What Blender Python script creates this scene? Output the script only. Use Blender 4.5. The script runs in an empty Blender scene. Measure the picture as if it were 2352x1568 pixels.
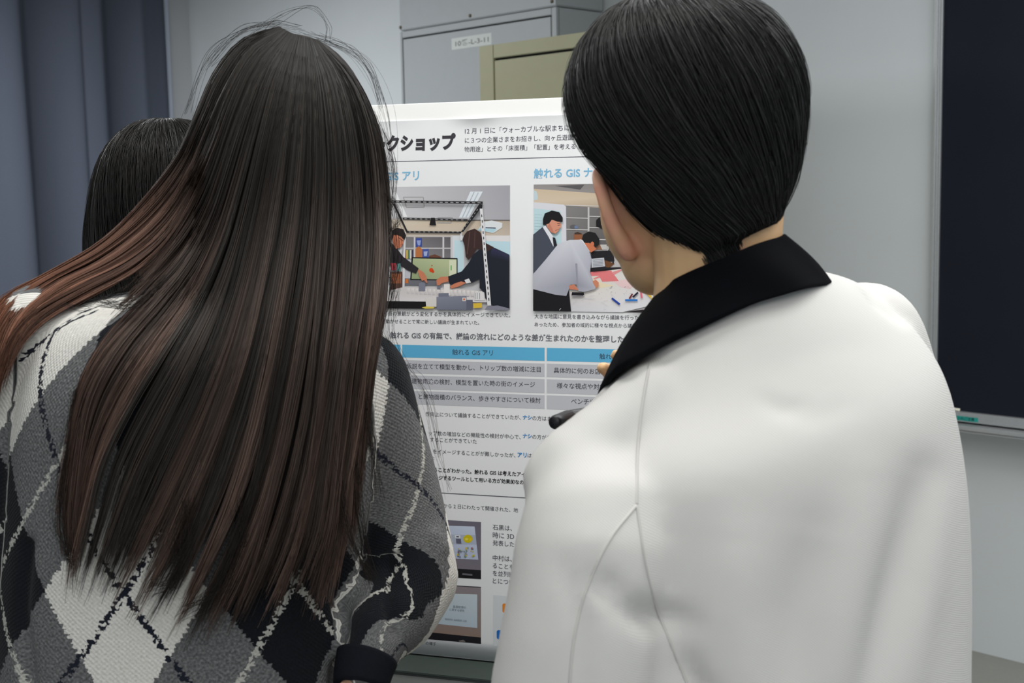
import bpy, bmesh, math, random
import numpy as np
from mathutils import Vector, Matrix
from mathutils.bvhtree import BVHTree
from mathutils import noise as mnoise

random.seed(7)
rng = np.random.default_rng(11)
PI = math.pi
scene = bpy.context.scene
COL = scene.collection

# ------------------------------------------------------------------ camera
FPX = 3000.0
PITCH = math.atan(334 / FPX)
ROLL = 0.018
CAM = np.array([0.0, 0.0, 1.55])
_F = np.array([0, math.cos(PITCH), -math.sin(PITCH)])
_R0 = np.array([1.0, 0, 0])
_U0 = np.array([0, math.sin(PITCH), math.cos(PITCH)])
_R = _R0 * math.cos(ROLL) - _U0 * math.sin(ROLL)
_U = _U0 * math.cos(ROLL) + _R0 * math.sin(ROLL)
cam_data = bpy.data.cameras.new('camera')
cam = bpy.data.objects.new('camera', cam_data)
COL.objects.link(cam)
cam.matrix_world = Matrix(((_R[0], _U[0], -_F[0], CAM[0]), (_R[1], _U[1], -_F[1], CAM[1]),
                           (_R[2], _U[2], -_F[2], CAM[2]), (0, 0, 0, 1)))
cam_data.sensor_width = 36
cam_data.lens = FPX / 2352 * 36
cam_data.clip_start = 0.02
cam_data.dof.use_dof = True
cam_data.dof.focus_distance = 1.65
cam_data.dof.aperture_fstop = 13
scene.camera = cam

# ------------------------------------------------------------------ world, lights, exposure
world = bpy.data.worlds.new('world')
scene.world = world
world.use_nodes = True
world.node_tree.nodes['Background'].inputs[0].default_value = (0.80, 0.90, 1.0, 1)
world.node_tree.nodes['Background'].inputs[1].default_value = 0.62
scene.view_settings.view_transform = 'Standard'
scene.view_settings.look = 'None'
scene.view_settings.gamma = 1
scene.view_settings.use_curve_mapping = False
scene.view_settings.exposure = 0.0


def area_light(name, loc, sx, sy, power, col=(1, 1, 1), aim=None):
    l = bpy.data.lights.new(name, 'AREA')
    l.shape = 'RECTANGLE'
    l.size, l.size_y = sx, sy
    l.energy = power
    l.color = col
    o = bpy.data.objects.new(name, l)
    COL.objects.link(o)
    o.location = loc
    if aim is not None:
        o.rotation_euler = (Vector(aim) - Vector(loc)).to_track_quat('-Z', 'Y').to_euler()
    return o


# rows of ceiling tube lamps (above the frame)
area_light('ceiling_lamp', (0.5, 0.2, 2.85), 2.6, 0.35, 14, (1.0, 0.985, 0.95))
area_light('ceiling_lamp', (0.3, 1.3, 2.85), 2.6, 0.35, 38, (1.0, 0.985, 0.95))
area_light('ceiling_lamp', (1.5, 2.5, 2.88), 3.0, 0.35, 50, (0.96, 0.985, 1.0))
area_light('ceiling_lamp', (-2.7, 5.0, 2.88), 2.4, 0.35, 120, (0.96, 0.98, 1.0))
area_light('ceiling_lamp', (0.4, -1.8, 2.8), 2.6, 0.35, 58, (1.0, 0.985, 0.95))


# ------------------------------------------------------------------ pixel <-> place helpers
def ray(px, py):
    return _F + _R * ((px - 1176) / FPX) - _U * ((py - 784) / FPX)


def P(px, py, D):
    return CAM + ray(px, py) * D


def hit(px, py, p0, n):
    r = ray(px, py)
    t = np.dot(np.asarray(p0) - CAM, n) / np.dot(r, n)
    return CAM + r * t


def project(v):
    d = np.asarray(v) - CAM
    z = d @ _F
    return np.stack([1176 + FPX * (d @ _R) / z, 784 - FPX * (d @ _U) / z, z], -1)


def lin(r, g, b):
    def f(c):
        c = c / 255
        return c / 12.92 if c <= 0.04045 else ((c + 0.055) / 1.055) ** 2.4
    return (f(r), f(g), f(b))


# ------------------------------------------------------------------ materials
class NT:
    def __init__(s, name):
        s.m = bpy.data.materials.new(name)
        s.m.use_nodes = True
        s.t = s.m.node_tree
        s.b = s.t.nodes['Principled BSDF']

    def n(s, typ, **kw):
        nd = s.t.nodes.new(typ)
        for k, v in kw.items():
            setattr(nd, k, v)
        return nd

    def l(s, a, b):
        s.t.links.new(a, b)

    def math(s, op, a, b=None, c=None):
        nd = s.n('ShaderNodeMath', operation=op)
        for i, v in enumerate((a, b, c)):
            if v is None:
                continue
            if isinstance(v, (int, float)):
                nd.inputs[i].default_value = v
            else:
                s.l(v, nd.inputs[i])
        return nd.outputs[0]

    def mix(s, fac, a, b):
        nd = s.n('ShaderNodeMix', data_type='RGBA')
        for i, v in ((0, fac), (6, a), (7, b)):
            if isinstance(v, tuple):
                nd.inputs[i].default_value = (*v, 1)
            elif isinstance(v, (int, float)):
                nd.inputs[i].default_value = v
            else:
                s.l(v, nd.inputs[i])
        return nd.outputs[2]

    def bump(s, h, strength, dist=0.001):
        nd = s.n('ShaderNodeBump')
        nd.inputs['Strength'].default_value = strength
        nd.inputs['Distance'].default_value = dist
        s.l(h, nd.inputs['Height'])
        s.l(nd.outputs[0], s.b.inputs['Normal'])


def mat(name, col, rough=0.6, spec=0.3, metal=0.0, noise=0.0, nscale=40, bump=0.0, bscale=300, sheen=0.0):
    k = NT(name)
    k.b.inputs['Roughness'].default_value = rough
    k.b.inputs['Specular IOR Level'].default_value = spec
    k.b.inputs['Metallic'].default_value = metal
    k.b.inputs['Base Color'].default_value = (*col, 1)
    if sheen:
        k.b.inputs['Sheen Weight'].default_value = sheen
    tc = k.n('ShaderNodeTexCoord')
    if noise:
        nz = k.n('ShaderNodeTexNoise')
        nz.inputs['Scale'].default_value = nscale
        nz.inputs['Detail'].default_value = 4
        k.l(tc.outputs['Object'], nz.inputs['Vector'])
        lo = tuple(c * (1 - noise) for c in col)
        hi = tuple(min(1, c * (1 + noise)) for c in col)
        k.l(k.mix(nz.outputs[0], lo, hi), k.b.inputs['Base Color'])
    if bump:
        nb = k.n('ShaderNodeTexNoise')
        nb.inputs['Scale'].default_value = bscale
        k.l(tc.outputs['Object'], nb.inputs['Vector'])
        k.bump(nb.outputs[0], bump)
    return k.m


def attr_mat(name, rough=0.5, spec=0.25, sheen=0.0, attr='Col'):
    k = NT(name)
    a = k.n('ShaderNodeAttribute', attribute_name=attr)
    k.l(a.outputs['Color'], k.b.inputs['Base Color'])
    k.b.inputs['Roughness'].default_value = rough
    k.b.inputs['Specular IOR Level'].default_value = spec
    return k.m


M = {}
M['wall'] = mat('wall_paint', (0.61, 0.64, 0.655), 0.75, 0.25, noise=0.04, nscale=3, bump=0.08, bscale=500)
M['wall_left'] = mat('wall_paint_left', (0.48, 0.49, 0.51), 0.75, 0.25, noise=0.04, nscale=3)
M['floor'] = mat('vinyl_floor', (0.24, 0.24, 0.215), 0.45, 0.4, noise=0.08, nscale=60)
M['ceiling'] = mat('ceiling_board', (0.75, 0.75, 0.74), 0.9, noise=0.05, nscale=80)
M['trim'] = mat('white_trim', (0.58, 0.62, 0.74), 0.5)
M['grey_steel'] = mat('grey_painted_steel', (0.32, 0.34, 0.35), 0.5, 0.35, noise=0.03, nscale=20)
M['grey_steel_side'] = M['grey_steel']
M['gap_shade'] = mat('painted_gap_shade', (0.02, 0.02, 0.02), 0.9)  # near-black colour painted in for the shade in the door recesses
M['khaki'] = mat('khaki_painted_steel', (0.30, 0.29, 0.175), 0.5, 0.35, noise=0.05, nscale=25)
M['bolt'] = mat('bolt_brass', (0.10, 0.08, 0.05), 0.5, 0.5, 0.6)
M['label'] = mat('label_tape', (0.50, 0.53, 0.51), 0.6)
M['ink_grey'] = mat('label_ink', (0.12, 0.12, 0.11), 0.7)
M['board'] = mat('chalkboard_surface', (0.0105, 0.0125, 0.021), 0.8, 0.15, noise=0.12, nscale=6)
M['alu'] = mat('brushed_aluminium', (0.55, 0.56, 0.57), 0.42, 0.5, 0.75, noise=0.08, nscale=120)
M['teal'] = mat('teal_tape', (0.02, 0.29, 0.25), 0.5)
M['teal_ink'] = mat('teal_tape_ink', (0.003, 0.05, 0.045), 0.6)
M['chalk'] = mat('chalk', (0.80, 0.78, 0.66), 0.9, noise=0.1, nscale=300)
M['foam'] = mat('white_foam_board', (0.95, 0.96, 0.95), 0.55, 0.3)
M['paper'] = mat('poster_paper', (0.86, 0.875, 0.90), 0.42, 0.35, noise=0.01, nscale=8)
M['print'] = attr_mat('printed_ink', 0.45, 0.3)
M['table_top'] = mat('green_grey_tabletop', (0.045, 0.060, 0.054), 0.6, 0.3, noise=0.15, nscale=60)
M['table_side'] = mat('grey_table_apron', (0.36, 0.375, 0.37), 0.6, 0.3, noise=0.05, nscale=20)
M['dark_metal'] = mat('dark_metal', (0.03, 0.03, 0.032), 0.4, 0.5, 0.5)
M['black_plastic'] = mat('black_plastic', (0.010, 0.010, 0.013), 0.4, 0.4)
M['trouser'] = mat('dark_trouser_cloth', (0.02, 0.02, 0.025), 0.85, noise=0.2, nscale=200)
M['shoe'] = mat('shoe_leather', (0.02, 0.018, 0.016), 0.5)
M['dark_knit'] = mat('dark_knit', (0.025, 0.025, 0.03), 0.9, noise=0.2, nscale=200)
M['collar'] = mat('black_collar_cloth', (0.0032, 0.0035, 0.0048), 0.95, 0.06, noise=0.15, nscale=900, bump=0.3, bscale=1500)
M['eye'] = mat('eye_white', (0.7, 0.7, 0.68), 0.2, 0.5)


def curtain_mat():
    k = NT('blue_grey_curtain_cloth')
    k.b.inputs['Roughness'].default_value = 0.85
    k.b.inputs['Specular IOR Level'].default_value = 0.15
    tc = k.n('ShaderNodeTexCoord')
    nz = k.n('ShaderNodeTexNoise')
    nz.inputs['Scale'].default_value = 260
    k.l(tc.outputs['Object'], nz.inputs['Vector'])
    k.l(k.mix(nz.outputs[0], (0.066, 0.076, 0.104), (0.096, 0.109, 0.142)), k.b.inputs['Base Color'])
    k.bump(nz.outputs[0], 0.25)
    return k.m


M['curtain'] = curtain_mat()


def skin_mat():
    k = NT('skin')
    k.b.inputs['Roughness'].default_value = 0.5
    k.b.inputs['Specular IOR Level'].default_value = 0.3
    k.b.inputs['Subsurface Weight'].default_value = 0.12
    k.b.inputs['Subsurface Radius'].default_value = (0.012, 0.005, 0.003)
    a = k.n('ShaderNodeAttribute', attribute_name='Col')
    tc = k.n('ShaderNodeTexCoord')
    nz = k.n('ShaderNodeTexNoise')
    nz.inputs['Scale'].default_value = 60
    nz.inputs['Detail'].default_value = 5
    k.l(tc.outputs['Object'], nz.inputs['Vector'])
    mx = k.n('ShaderNodeMix', data_type='RGBA', blend_type='MULTIPLY')
    mx.inputs[0].default_value = 1
    k.l(a.outputs['Color'], mx.inputs[6])
    k.l(k.mix(nz.outputs[0], (0.9, 0.88, 0.86), (1.0, 1.0, 1.0)), mx.inputs[7])
    k.l(mx.outputs[2], k.b.inputs['Base Color'])
    k.bump(nz.outputs[0], 0.08)
    return k.m


M['skin'] = skin_mat()


def hair_mat(name, rough, spec):
    k = NT(name)
    a = k.n('ShaderNodeAttribute', attribute_name='Col')
    k.l(a.outputs['Color'], k.b.inputs['Base Color'])
    k.b.inputs['Roughness'].default_value = rough
    k.b.inputs['Specular IOR Level'].default_value = spec
    return k.m


M['hair_brown'] = hair_mat('dark_brown_hair', 0.50, 0.12)
M['hair_black'] = hair_mat('black_hair', 0.42, 0.15)


def jacket_mat():
    k = NT('white_twill')
    k.b.inputs['Base Color'].default_value = (0.58, 0.575, 0.56, 1)
    k.b.inputs['Roughness'].default_value = 0.85
    k.b.inputs['Specular IOR Level'].default_value = 0.2
    tc = k.n('ShaderNodeTexCoord')
    mp = k.n('ShaderNodeMapping')
    mp.inputs['Rotation'].default_value = (0.3, 0.9, 0.4)
    k.l(tc.outputs['Object'], mp.inputs['Vector'])
    w = k.n('ShaderNodeTexWave')
    w.inputs['Scale'].default_value = 230
    w.inputs['Distortion'].default_value = 1.5
    k.l(mp.outputs[0], w.inputs['Vector'])
    k.bump(w.outputs['Fac'], 0.22, 0.0006)
    return k.m


M['jacket'] = jacket_mat()
M['seam'] = mat('jacket_seam_thread', (0.52, 0.515, 0.50), 0.9, 0.1)

ARG_W, ARG_H = 0.143, 0.225


def argyle_mat():
    k = NT('argyle_knit')
    k.b.inputs['Roughness'].default_value = 0.95
    k.b.inputs['Specular IOR Level'].default_value = 0.1
    k.b.inputs['Sheen Weight'].default_value = 0.04
    k.b.inputs['Sheen Roughness'].default_value = 0.6
    u0 = k.n('ShaderNodeAttribute', attribute_name='arg_u').outputs['Fac']
    v0 = k.n('ShaderNodeAttribute', attribute_name='arg_v').outputs['Fac']
    cv = k.n('ShaderNodeCombineXYZ')
    k.l(u0, cv.inputs[0])
    k.l(v0, cv.inputs[1])
    nz = k.n('ShaderNodeTexNoise')
    nz.inputs['Scale'].default_value = 170
    nz.inputs['Detail'].default_value = 3
    k.l(cv.outputs[0], nz.inputs['Vector'])
    nz2 = k.n('ShaderNodeTexNoise')
    nz2.inputs['Scale'].default_value = 420
    nz2.inputs['Detail'].default_value = 2
    k.l(cv.outputs[0], nz2.inputs['Vector'])
    jit = k.math('MULTIPLY', k.math('SUBTRACT', nz.outputs[0], 0.5), 0.012)
    # stepped like rows of knitting
    st = 0.0042
    vq = k.math('MULTIPLY', k.math('FLOOR', k.math('DIVIDE', v0, st)), st)
    u = k.math('ADD', u0, jit)
    uw = k.math('DIVIDE', u, ARG_W)
    vh = k.math('DIVIDE', vq, ARG_H)
    p = k.math('ADD', uw, vh)
    q = k.math('SUBTRACT', uw, vh)
    pe = k.math('FLOORED_MODULO', k.math('FLOOR', p), 2.0)
    qe = k.math('FLOORED_MODULO', k.math('FLOOR', q), 2.0)
    is0 = k.math('MULTIPLY', k.math('SUBTRACT', 1.0, pe), k.math('SUBTRACT', 1.0, qe))
    is2 = k.math('MULTIPLY', pe, qe)
    white = k.mix(nz2.outputs[0], (0.46, 0.45, 0.42), (0.78, 0.77, 0.73))
    grey = k.mix(k.math('POWER', nz2.outputs[0], 1.6), (0.030, 0.031, 0.034), (0.30, 0.305, 0.31))
    black = k.mix(nz2.outputs[0], (0.003, 0.004, 0.006), (0.010, 0.012, 0.016))
    base = k.mix(is2, k.mix(is0, grey, white), black)

    # thin dashed lines crossing through the middle of the diamonds: dark ones through the white, light ones through the black
    def line(x):
        f = k.math('ABSOLUTE', k.math('SUBTRACT', k.math('FRACT', x), 0.5))
        return k.math('LESS_THAN', f, 0.024)
    dash = k.math('GREATER_THAN', nz.outputs[0], 0.46)
    lp, lq = k.math('MULTIPLY', line(p), dash), k.math('MULTIPLY', line(q), dash)
    cdark, clight = (0.012, 0.014, 0.024), (0.40, 0.40, 0.37)
    base = k.mix(lp, base, k.mix(pe, cdark, clight))
    base = k.mix(lq, base, k.mix(qe, cdark, clight))
    k.l(base, k.b.inputs['Base Color'])
    # knit relief
    rows = k.math('SINE', k.math('MULTIPLY', v0, 2 * PI / st))
    cols = k.math('SINE', k.math('MULTIPLY', u0, 2 * PI / 0.0045))
    h = k.math('ADD', k.math('MULTIPLY', rows, cols), k.math('MULTIPLY', nz2.outputs[0], 3.0))
    k.bump(h, 0.35, 0.0012)
    return k.m


M['argyle'] = argyle_mat()
M['black_rib'] = mat('black_rib_knit', (0.008, 0.009, 0.013), 0.95, 0.1, noise=0.3, nscale=400, bump=0.4, bscale=700)


# ------------------------------------------------------------------ object helpers
def link(name, me, parent=None):
    o = bpy.data.objects.new(name, me)
    COL.objects.link(o)
    if parent is not None:
        o.parent = parent
        o.matrix_parent_inverse = Matrix.Translation(-world_loc(parent))
    return o


def world_loc(o):
    # every parent here is an unrotated Empty (or a mesh with identity transform under one)
    v = Vector(o.location)
    if o.type != 'EMPTY':
        return Vector((0, 0, 0))
    return v


def np_mesh(name, V, faces, smooth=True, cols=None, mats=(), midx=None):
    me = bpy.data.meshes.new(name)
    me.from_pydata([tuple(v) for v in V], [], [tuple(f) for f in faces])
    if smooth:
        me.polygons.foreach_set('use_smooth', np.ones(len(me.polygons), dtype=bool))
    for m in mats:
        me.materials.append(m)
    if midx is not None:
        me.polygons.foreach_set('material_index', np.asarray(midx, dtype=np.int32))
    if cols is not None:
        a = me.color_attributes.new('Col', 'FLOAT_COLOR', 'POINT')
        c = np.ones((len(V), 4), dtype=np.float32)
        c[:, :3] = cols
        a.data.foreach_set('color', c.ravel())
    me.update()
    return me


def quad_mesh(name, V, quads, cols=None, mats=(), smooth=True):
    """fast path for big quad meshes"""
    V = np.asarray(V, dtype=np.float32)
    Q = np.asarray(quads, dtype=np.int32)
    me = bpy.data.meshes.new(name)
    me.vertices.add(len(V))
    me.vertices.foreach_set('co', V.ravel())
    me.loops.add(Q.size)
    me.loops.foreach_set('vertex_index', Q.ravel())
    me.polygons.add(len(Q))
    me.polygons.foreach_set('loop_start', np.arange(0, Q.size, 4, dtype=np.int32))
    if smooth:
        me.polygons.foreach_set('use_smooth', np.ones(len(Q), dtype=bool))
    for m in mats:
        me.materials.append(m)
    if cols is not None:
        a = me.color_attributes.new('Col', 'FLOAT_COLOR', 'POINT')
        c = np.ones((len(V), 4), dtype=np.float32)
        c[:, :3] = cols
        a.data.foreach_set('color', c.ravel())
    me.update(calc_edges=True)
    me.validate()
    return me


def empty(name, loc, label, cat, group=None):
    o = bpy.data.objects.new(name, None)
    COL.objects.link(o)
    o.location = loc
    o.empty_display_size = 0.1
    o['label'] = label
    o['category'] = cat
    if group:
        o['group'] = group
    return o


def tag(o, label, cat, group=None):
    o['label'] = label
    o['category'] = cat
    if group:
        o['group'] = group
    return o


def struct(o):
    o['kind'] = 'structure'
    return o


def box(bm, o, ex, ey, ez, lo, hi, bevel=0.0):
    """box from corner ranges in frame (o; ex, ey, ez)"""
    o, ex, ey, ez = (np.asarray(a, float) for a in (o, ex, ey, ez))
    vs = []
    for z in (lo[2], hi[2]):
        for x, y in ((lo[0], lo[1]), (hi[0], lo[1]), (hi[0], hi[1]), (lo[0], hi[1])):
            vs.append(bm.verts.new(o + ex * x + ey * y + ez * z))
    fs = [(0, 3, 2, 1), (4, 5, 6, 7), (0, 1, 5, 4), (1, 2, 6, 5), (2, 3, 7, 6), (3, 0, 4, 7)]
    F = [bm.faces.new([vs[i] for i in f]) for f in fs]
    bmesh.ops.recalc_face_normals(bm, faces=F)
    if bevel:
        es = list({e for f in F for e in f.edges})
        bmesh.ops.bevel(bm, geom=es, offset=bevel, segments=2, affect='EDGES')


def bm_obj(name, bm, m, parent=None, smooth=False):
    me = bpy.data.meshes.new(name)
    bm.to_mesh(me)
    bm.free()
    me.materials.append(m)
    if smooth:
        me.polygons.foreach_set('use_smooth', np.ones(len(me.polygons), dtype=bool))
    return link(name, me, parent)


def box_obj(name, fr, lo, hi, m, parent=None, bevel=0.0):
    bm = bmesh.new()
    box(bm, *fr, lo, hi, bevel)
    return bm_obj(name, bm, m, parent)


def catmull(pts, n):
    """resample a list of k-vectors smoothly at n points, by chord length"""
    p = np.asarray(pts, float)
    d = np.linalg.norm(np.diff(p, axis=0), axis=1)
    t = np.concatenate([[0], np.cumsum(np.maximum(d, 1e-6))])
    return catmull_at(t, p, np.linspace(0, t[-1], n))


def catmull_at(t, p, x):
    p = np.asarray(p, float)
    t = np.asarray(t, float)
    m = np.zeros_like(p)
    m[1:-1] = ((p[2:] - p[:-2]).T / (t[2:] - t[:-2])).T
    m[0] = (p[1] - p[0]) / (t[1] - t[0])
    m[-1] = (p[-1] - p[-2]) / (t[-1] - t[-2])
    i = np.clip(np.searchsorted(t, x, side='right') - 1, 0, len(t) - 2)
    h = (t[i + 1] - t[i])
    s = ((x - t[i]) / h)[:, None]
    h = h[:, None]
    return ((2 * s**3 - 3 * s**2 + 1) * p[i] + (s**3 - 2 * s**2 + s) * h * m[i]
            + (-2 * s**3 + 3 * s**2) * p[i + 1] + (s**3 - s**2) * h * m[i + 1])


def sphere_data(c, A, nu=20, nv=14):
    """ellipsoid, A = 3 axis vectors"""
    V, Fc = [], []
    A = np.asarray(A, float)
    V.append(c + A[2])
    for j in range(1, nv):
        th = PI * j / nv
        for i in range(nu):
            ph = 2 * PI * i / nu
            V.append(c + A[0] * math.sin(th) * math.cos(ph) + A[1] * math.sin(th) * math.sin(ph) + A[2] * math.cos(th))
    V.append(c - A[2])
    for i in range(nu):
        Fc.append((0, 1 + i, 1 + (i + 1) % nu))
    for j in range(nv - 2):
        for i in range(nu):
            a = 1 + j * nu + i
            b = 1 + j * nu + (i + 1) % nu
            Fc.append((a, a + nu, b + nu, b))
    last = len(V) - 1
    b0 = 1 + (nv - 2) * nu
    for i in range(nu):
        Fc.append((last, b0 + (i + 1) % nu, b0 + i))
    return V, Fc


class Blob:
    """collects closed pieces, then grows them into one continuous surface"""

    def __init__(s):
        s.V, s.F = [], []

    def add(s, V, F):
        k = len(s.V)
        s.V += [tuple(v) for v in V]
        s.F += [tuple(i + k for i in f) for f in F]

    def ell(s, c, ax, ay, az, nu=20, nv=14):
        s.add(*sphere_data(np.asarray(c, float), (ax, ay, az), nu, nv))

    def chain(s, pts, rads, nu=14):
        """tapered limb through pts (smooth), rounded ends"""
        pts = np.asarray(pts, float)
        data = np.concatenate([pts, np.asarray(rads, float)[:, None]], 1)
        L = np.linalg.norm(np.diff(pts, axis=0), axis=1).sum()
        n = max(6, int(L / max(min(rads), 0.004) * 1.6))
        d = catmull(data, n)
        s.tube(d[:, :3], d[:, 3], nu)
        for k in (0, -1):
            r = d[k, 3]
            s.ell(d[k, :3], np.array([r, 0, 0]), np.array([0, r, 0]), np.array([0, 0, r]), 14, 10)

    def tube(s, pts, rads, nu=14):
        V, Fc = tube_data(pts, rads, nu)
        s.add(V, Fc)

    def loft(s, sections, n=40, nu=40, expo=2.0):
        s.add(*loft_data(sections, n, nu, expo))

    def build(s, voxel, smooth=6, name='blob'):
        me = bpy.data.meshes.new(name)
        me.from_pydata(s.V, [], s.F)
        o = bpy.data.objects.new(name + '_tmp', me)
        COL.objects.link(o)
        r = o.modifiers.new('r', 'REMESH')
        r.mode = 'VOXEL'
        r.voxel_size = voxel
        if smooth:
            sm = o.modifiers.new('s', 'SMOOTH')
            sm.factor = 0.5
            sm.iterations = smooth
        dg = bpy.context.evaluated_depsgraph_get()
        ev = o.evaluated_get(dg)
        out = bpy.data.meshes.new_from_object(ev)
        out.name = name
        bpy.data.objects.remove(o)
        bpy.data.meshes.remove(me)
        out.polygons.foreach_set('use_smooth', np.ones(len(out.polygons), dtype=bool))
        return out


def frames(pts):
    pts = np.asarray(pts, float)
    T = np.gradient(pts, axis=0)
    T /= np.linalg.norm(T, axis=1)[:, None] + 1e-12
    ref = np.array([0.0, 0, 1]) if abs(T[0][2]) < 0.9 else np.array([1.0, 0, 0])
    N = []
    n = np.cross(T[0], ref)
    n /= np.linalg.norm(n)
    for t in T:
        n = n - t * np.dot(n, t)
        n /= np.linalg.norm(n) + 1e-12
        N.append(n.copy())
    N = np.array(N)
    return T, N, np.cross(T, N)


def tube_data(pts, rads, nu=8):
    pts = np.asarray(pts, float)
    rads = np.broadcast_to(np.asarray(rads, float), (len(pts),))
    T, N, B = frames(pts)
    V, Fc = [], []
    for k in range(len(pts)):
        for i in range(nu):
            a = 2 * PI * i / nu
            V.append(pts[k] + (N[k] * math.cos(a) + B[k] * math.sin(a)) * rads[k])
    for k in range(len(pts) - 1):
        for i in range(nu):
            a, b = k * nu + i, k * nu + (i + 1) % nu
            Fc.append((a, b, b + nu, a + nu))
    Fc.append(tuple(range(nu))[::-1])
    Fc.append(tuple(range((len(pts) - 1) * nu, len(pts) * nu)))
    return V, Fc


def loft_grid(sections, n, nu, expo=2.0):
    """sections: (L point, R point, depth half-size). b axis = horizontal, away from the camera."""
    rows = []
    for Lp, Rp, hd in sections:
        Lp, Rp = np.asarray(Lp, float), np.asarray(Rp, float)
        a = (Rp - Lp) / 2
        c = (Lp + Rp) / 2
        ah = np.array([a[0], a[1], 0])
        ah /= np.linalg.norm(ah) + 1e-9
        b = np.array([-ah[1], ah[0], 0]) * hd
        rows.append(np.concatenate([c, a, b]))
    d = catmull(rows, n)
    ph = np.linspace(0, 2 * PI, nu, endpoint=False)
    cs, sn = np.cos(ph), np.sin(ph)
    e = 2 / expo
    cs = np.sign(cs) * np.abs(cs) ** e
    sn = np.sign(sn) * np.abs(sn) ** e
    G = d[:, None, 0:3] + cs[None, :, None] * d[:, None, 3:6] + sn[None, :, None] * d[:, None, 6:9]
    return G  # (n, nu, 3); phi = 3pi/2 faces the camera


def grid_faces(n, nu, wrap=True, caps=True):
    Fc = []
    for k in range(n - 1):
        for i in range(nu if wrap else nu - 1):
            a, b = k * nu + i, k * nu + (i + 1) % nu
            Fc.append((a, a + nu, b + nu, b))
    if caps:
        Fc.append(tuple(range(nu)))
        Fc.append(tuple(range((n - 1) * nu, n * nu))[::-1])
    return Fc


def loft_data(sections, n=40, nu=40, expo=2.0):
    G = loft_grid(sections, n, nu, expo)
    return G.reshape(-1, 3), grid_faces(n, nu)


def S(y, xl, xr, D, hd):
    return (P(xl, y, D), P(xr, y, D), hd)


def paint(me, col):
    n = len(me.vertices)
    a = me.color_attributes.new('Col', 'FLOAT_COLOR', 'POINT')
    c = np.ones((n, 4), dtype=np.float32)
    c[:, :3] = col
    a.data.foreach_set('color', c.ravel())


def verts_of(me):
    v = np.zeros(len(me.vertices) * 3, dtype=np.float32)
    me.vertices.foreach_get('co', v)
    return v.reshape(-1, 3).astype(float)


def normals_of(me):
    v = np.zeros(len(me.vertices) * 3, dtype=np.float32)
    me.vertices.foreach_get('normal', v)
    return v.reshape(-1, 3).astype(float)


def strand_mesh(name, paths, rad, cols, m, extra=None):
    """paths (N,K,3), rad (N,K) or (K,), cols (N,K,3) -> one mesh of thin three-sided strands"""
    N, K, _ = paths.shape
    T = np.gradient(paths, axis=1)
    T /= np.linalg.norm(T, axis=2, keepdims=True) + 1e-9
    ref = rng.normal(size=(N, 1, 3))
    n1 = np.cross(T, np.broadcast_to(ref, T.shape))
    n1 /= np.linalg.norm(n1, axis=2, keepdims=True) + 1e-9
    n2 = np.cross(T, n1)
    rad = np.broadcast_to(rad, (N, K))[..., None]
    ring = []
    for i in range(3):
        a = 2 * PI * i / 3
        ring.append(paths + (n1 * math.cos(a) + n2 * math.sin(a)) * rad)
    V = np.stack(ring, 2).reshape(-1, 3)                    # N,K,3verts
    C = np.repeat(cols.reshape(N * K, 3), 3, 0)
    idx = np.arange(N * K * 3).reshape(N, K, 3)
    Q = []
    for i in range(3):
        j = (i + 1) % 3
        Q.append(np.stack([idx[:, :-1, i], idx[:, :-1, j], idx[:, 1:, j], idx[:, 1:, i]], -1).reshape(-1, 4))
    Q = np.concatenate(Q)
    if extra is not None:
        EV, EQ, EC = extra
        Q = np.concatenate([Q, np.asarray(EQ, dtype=np.int64) + len(V)])
        V = np.concatenate([V, EV])
        C = np.concatenate([C, EC])
    return quad_mesh(name, V, Q, C, (m,))


def noise1(x, seed=0):
    """smooth 1-d value noise, vectorised"""
    r = np.random.default_rng(seed).normal(size=4096)
    i = np.floor(x).astype(int)
    f = x - i
    f = f * f * (3 - 2 * f)
    return r[i % 4096] * (1 - f) + r[(i + 1) % 4096] * f


def text_tris(s, bold=0.0, shear=0.0):
    cu = bpy.data.curves.new('t', 'FONT')
    cu.body = s
    cu.size = 1
    cu.resolution_u = 3
    cu.offset = bold
    cu.shear = shear
    cu.fill_mode = 'FRONT'
    o = bpy.data.objects.new('t', cu)
    COL.objects.link(o)
    dg = bpy.context.evaluated_depsgraph_get()
    me = bpy.data.meshes.new_from_object(o.evaluated_get(dg))
    V = verts_of(me)
    Fc = [tuple(p.vertices) for p in me.polygons]
    bpy.data.objects.remove(o)
    bpy.data.curves.remove(cu)
    bpy.data.meshes.remove(me)
    return V, Fc


# ------------------------------------------------------------------ the room
Z = np.array([0.0, 0, 1])
W0 = hit(2280, 1505, (0, 0, 0), Z)                            # foot of the back wall at the right of the frame
dW = ray(-1730, 450 + 2906 * 0.018)
dW = np.array([dW[0], dW[1], 0]); dW /= np.linalg.norm(dW)     # along the wall, towards the left
nW = np.array([dW[1], -dW[0], 0])
if np.dot(nW, CAM - W0) < 0:
    nW = -nW                                                   # out of the wall into the room
ex = -dW                                                       # along the wall, towards the right
CH = 2.95


def on_wall(px, py, off=0.0):
    return hit(px, py, W0 + nW * off, nW)


def wall_xy(p):
    """coordinates along the wall / height"""
    return np.dot(p - W0, ex), p[2]


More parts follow.
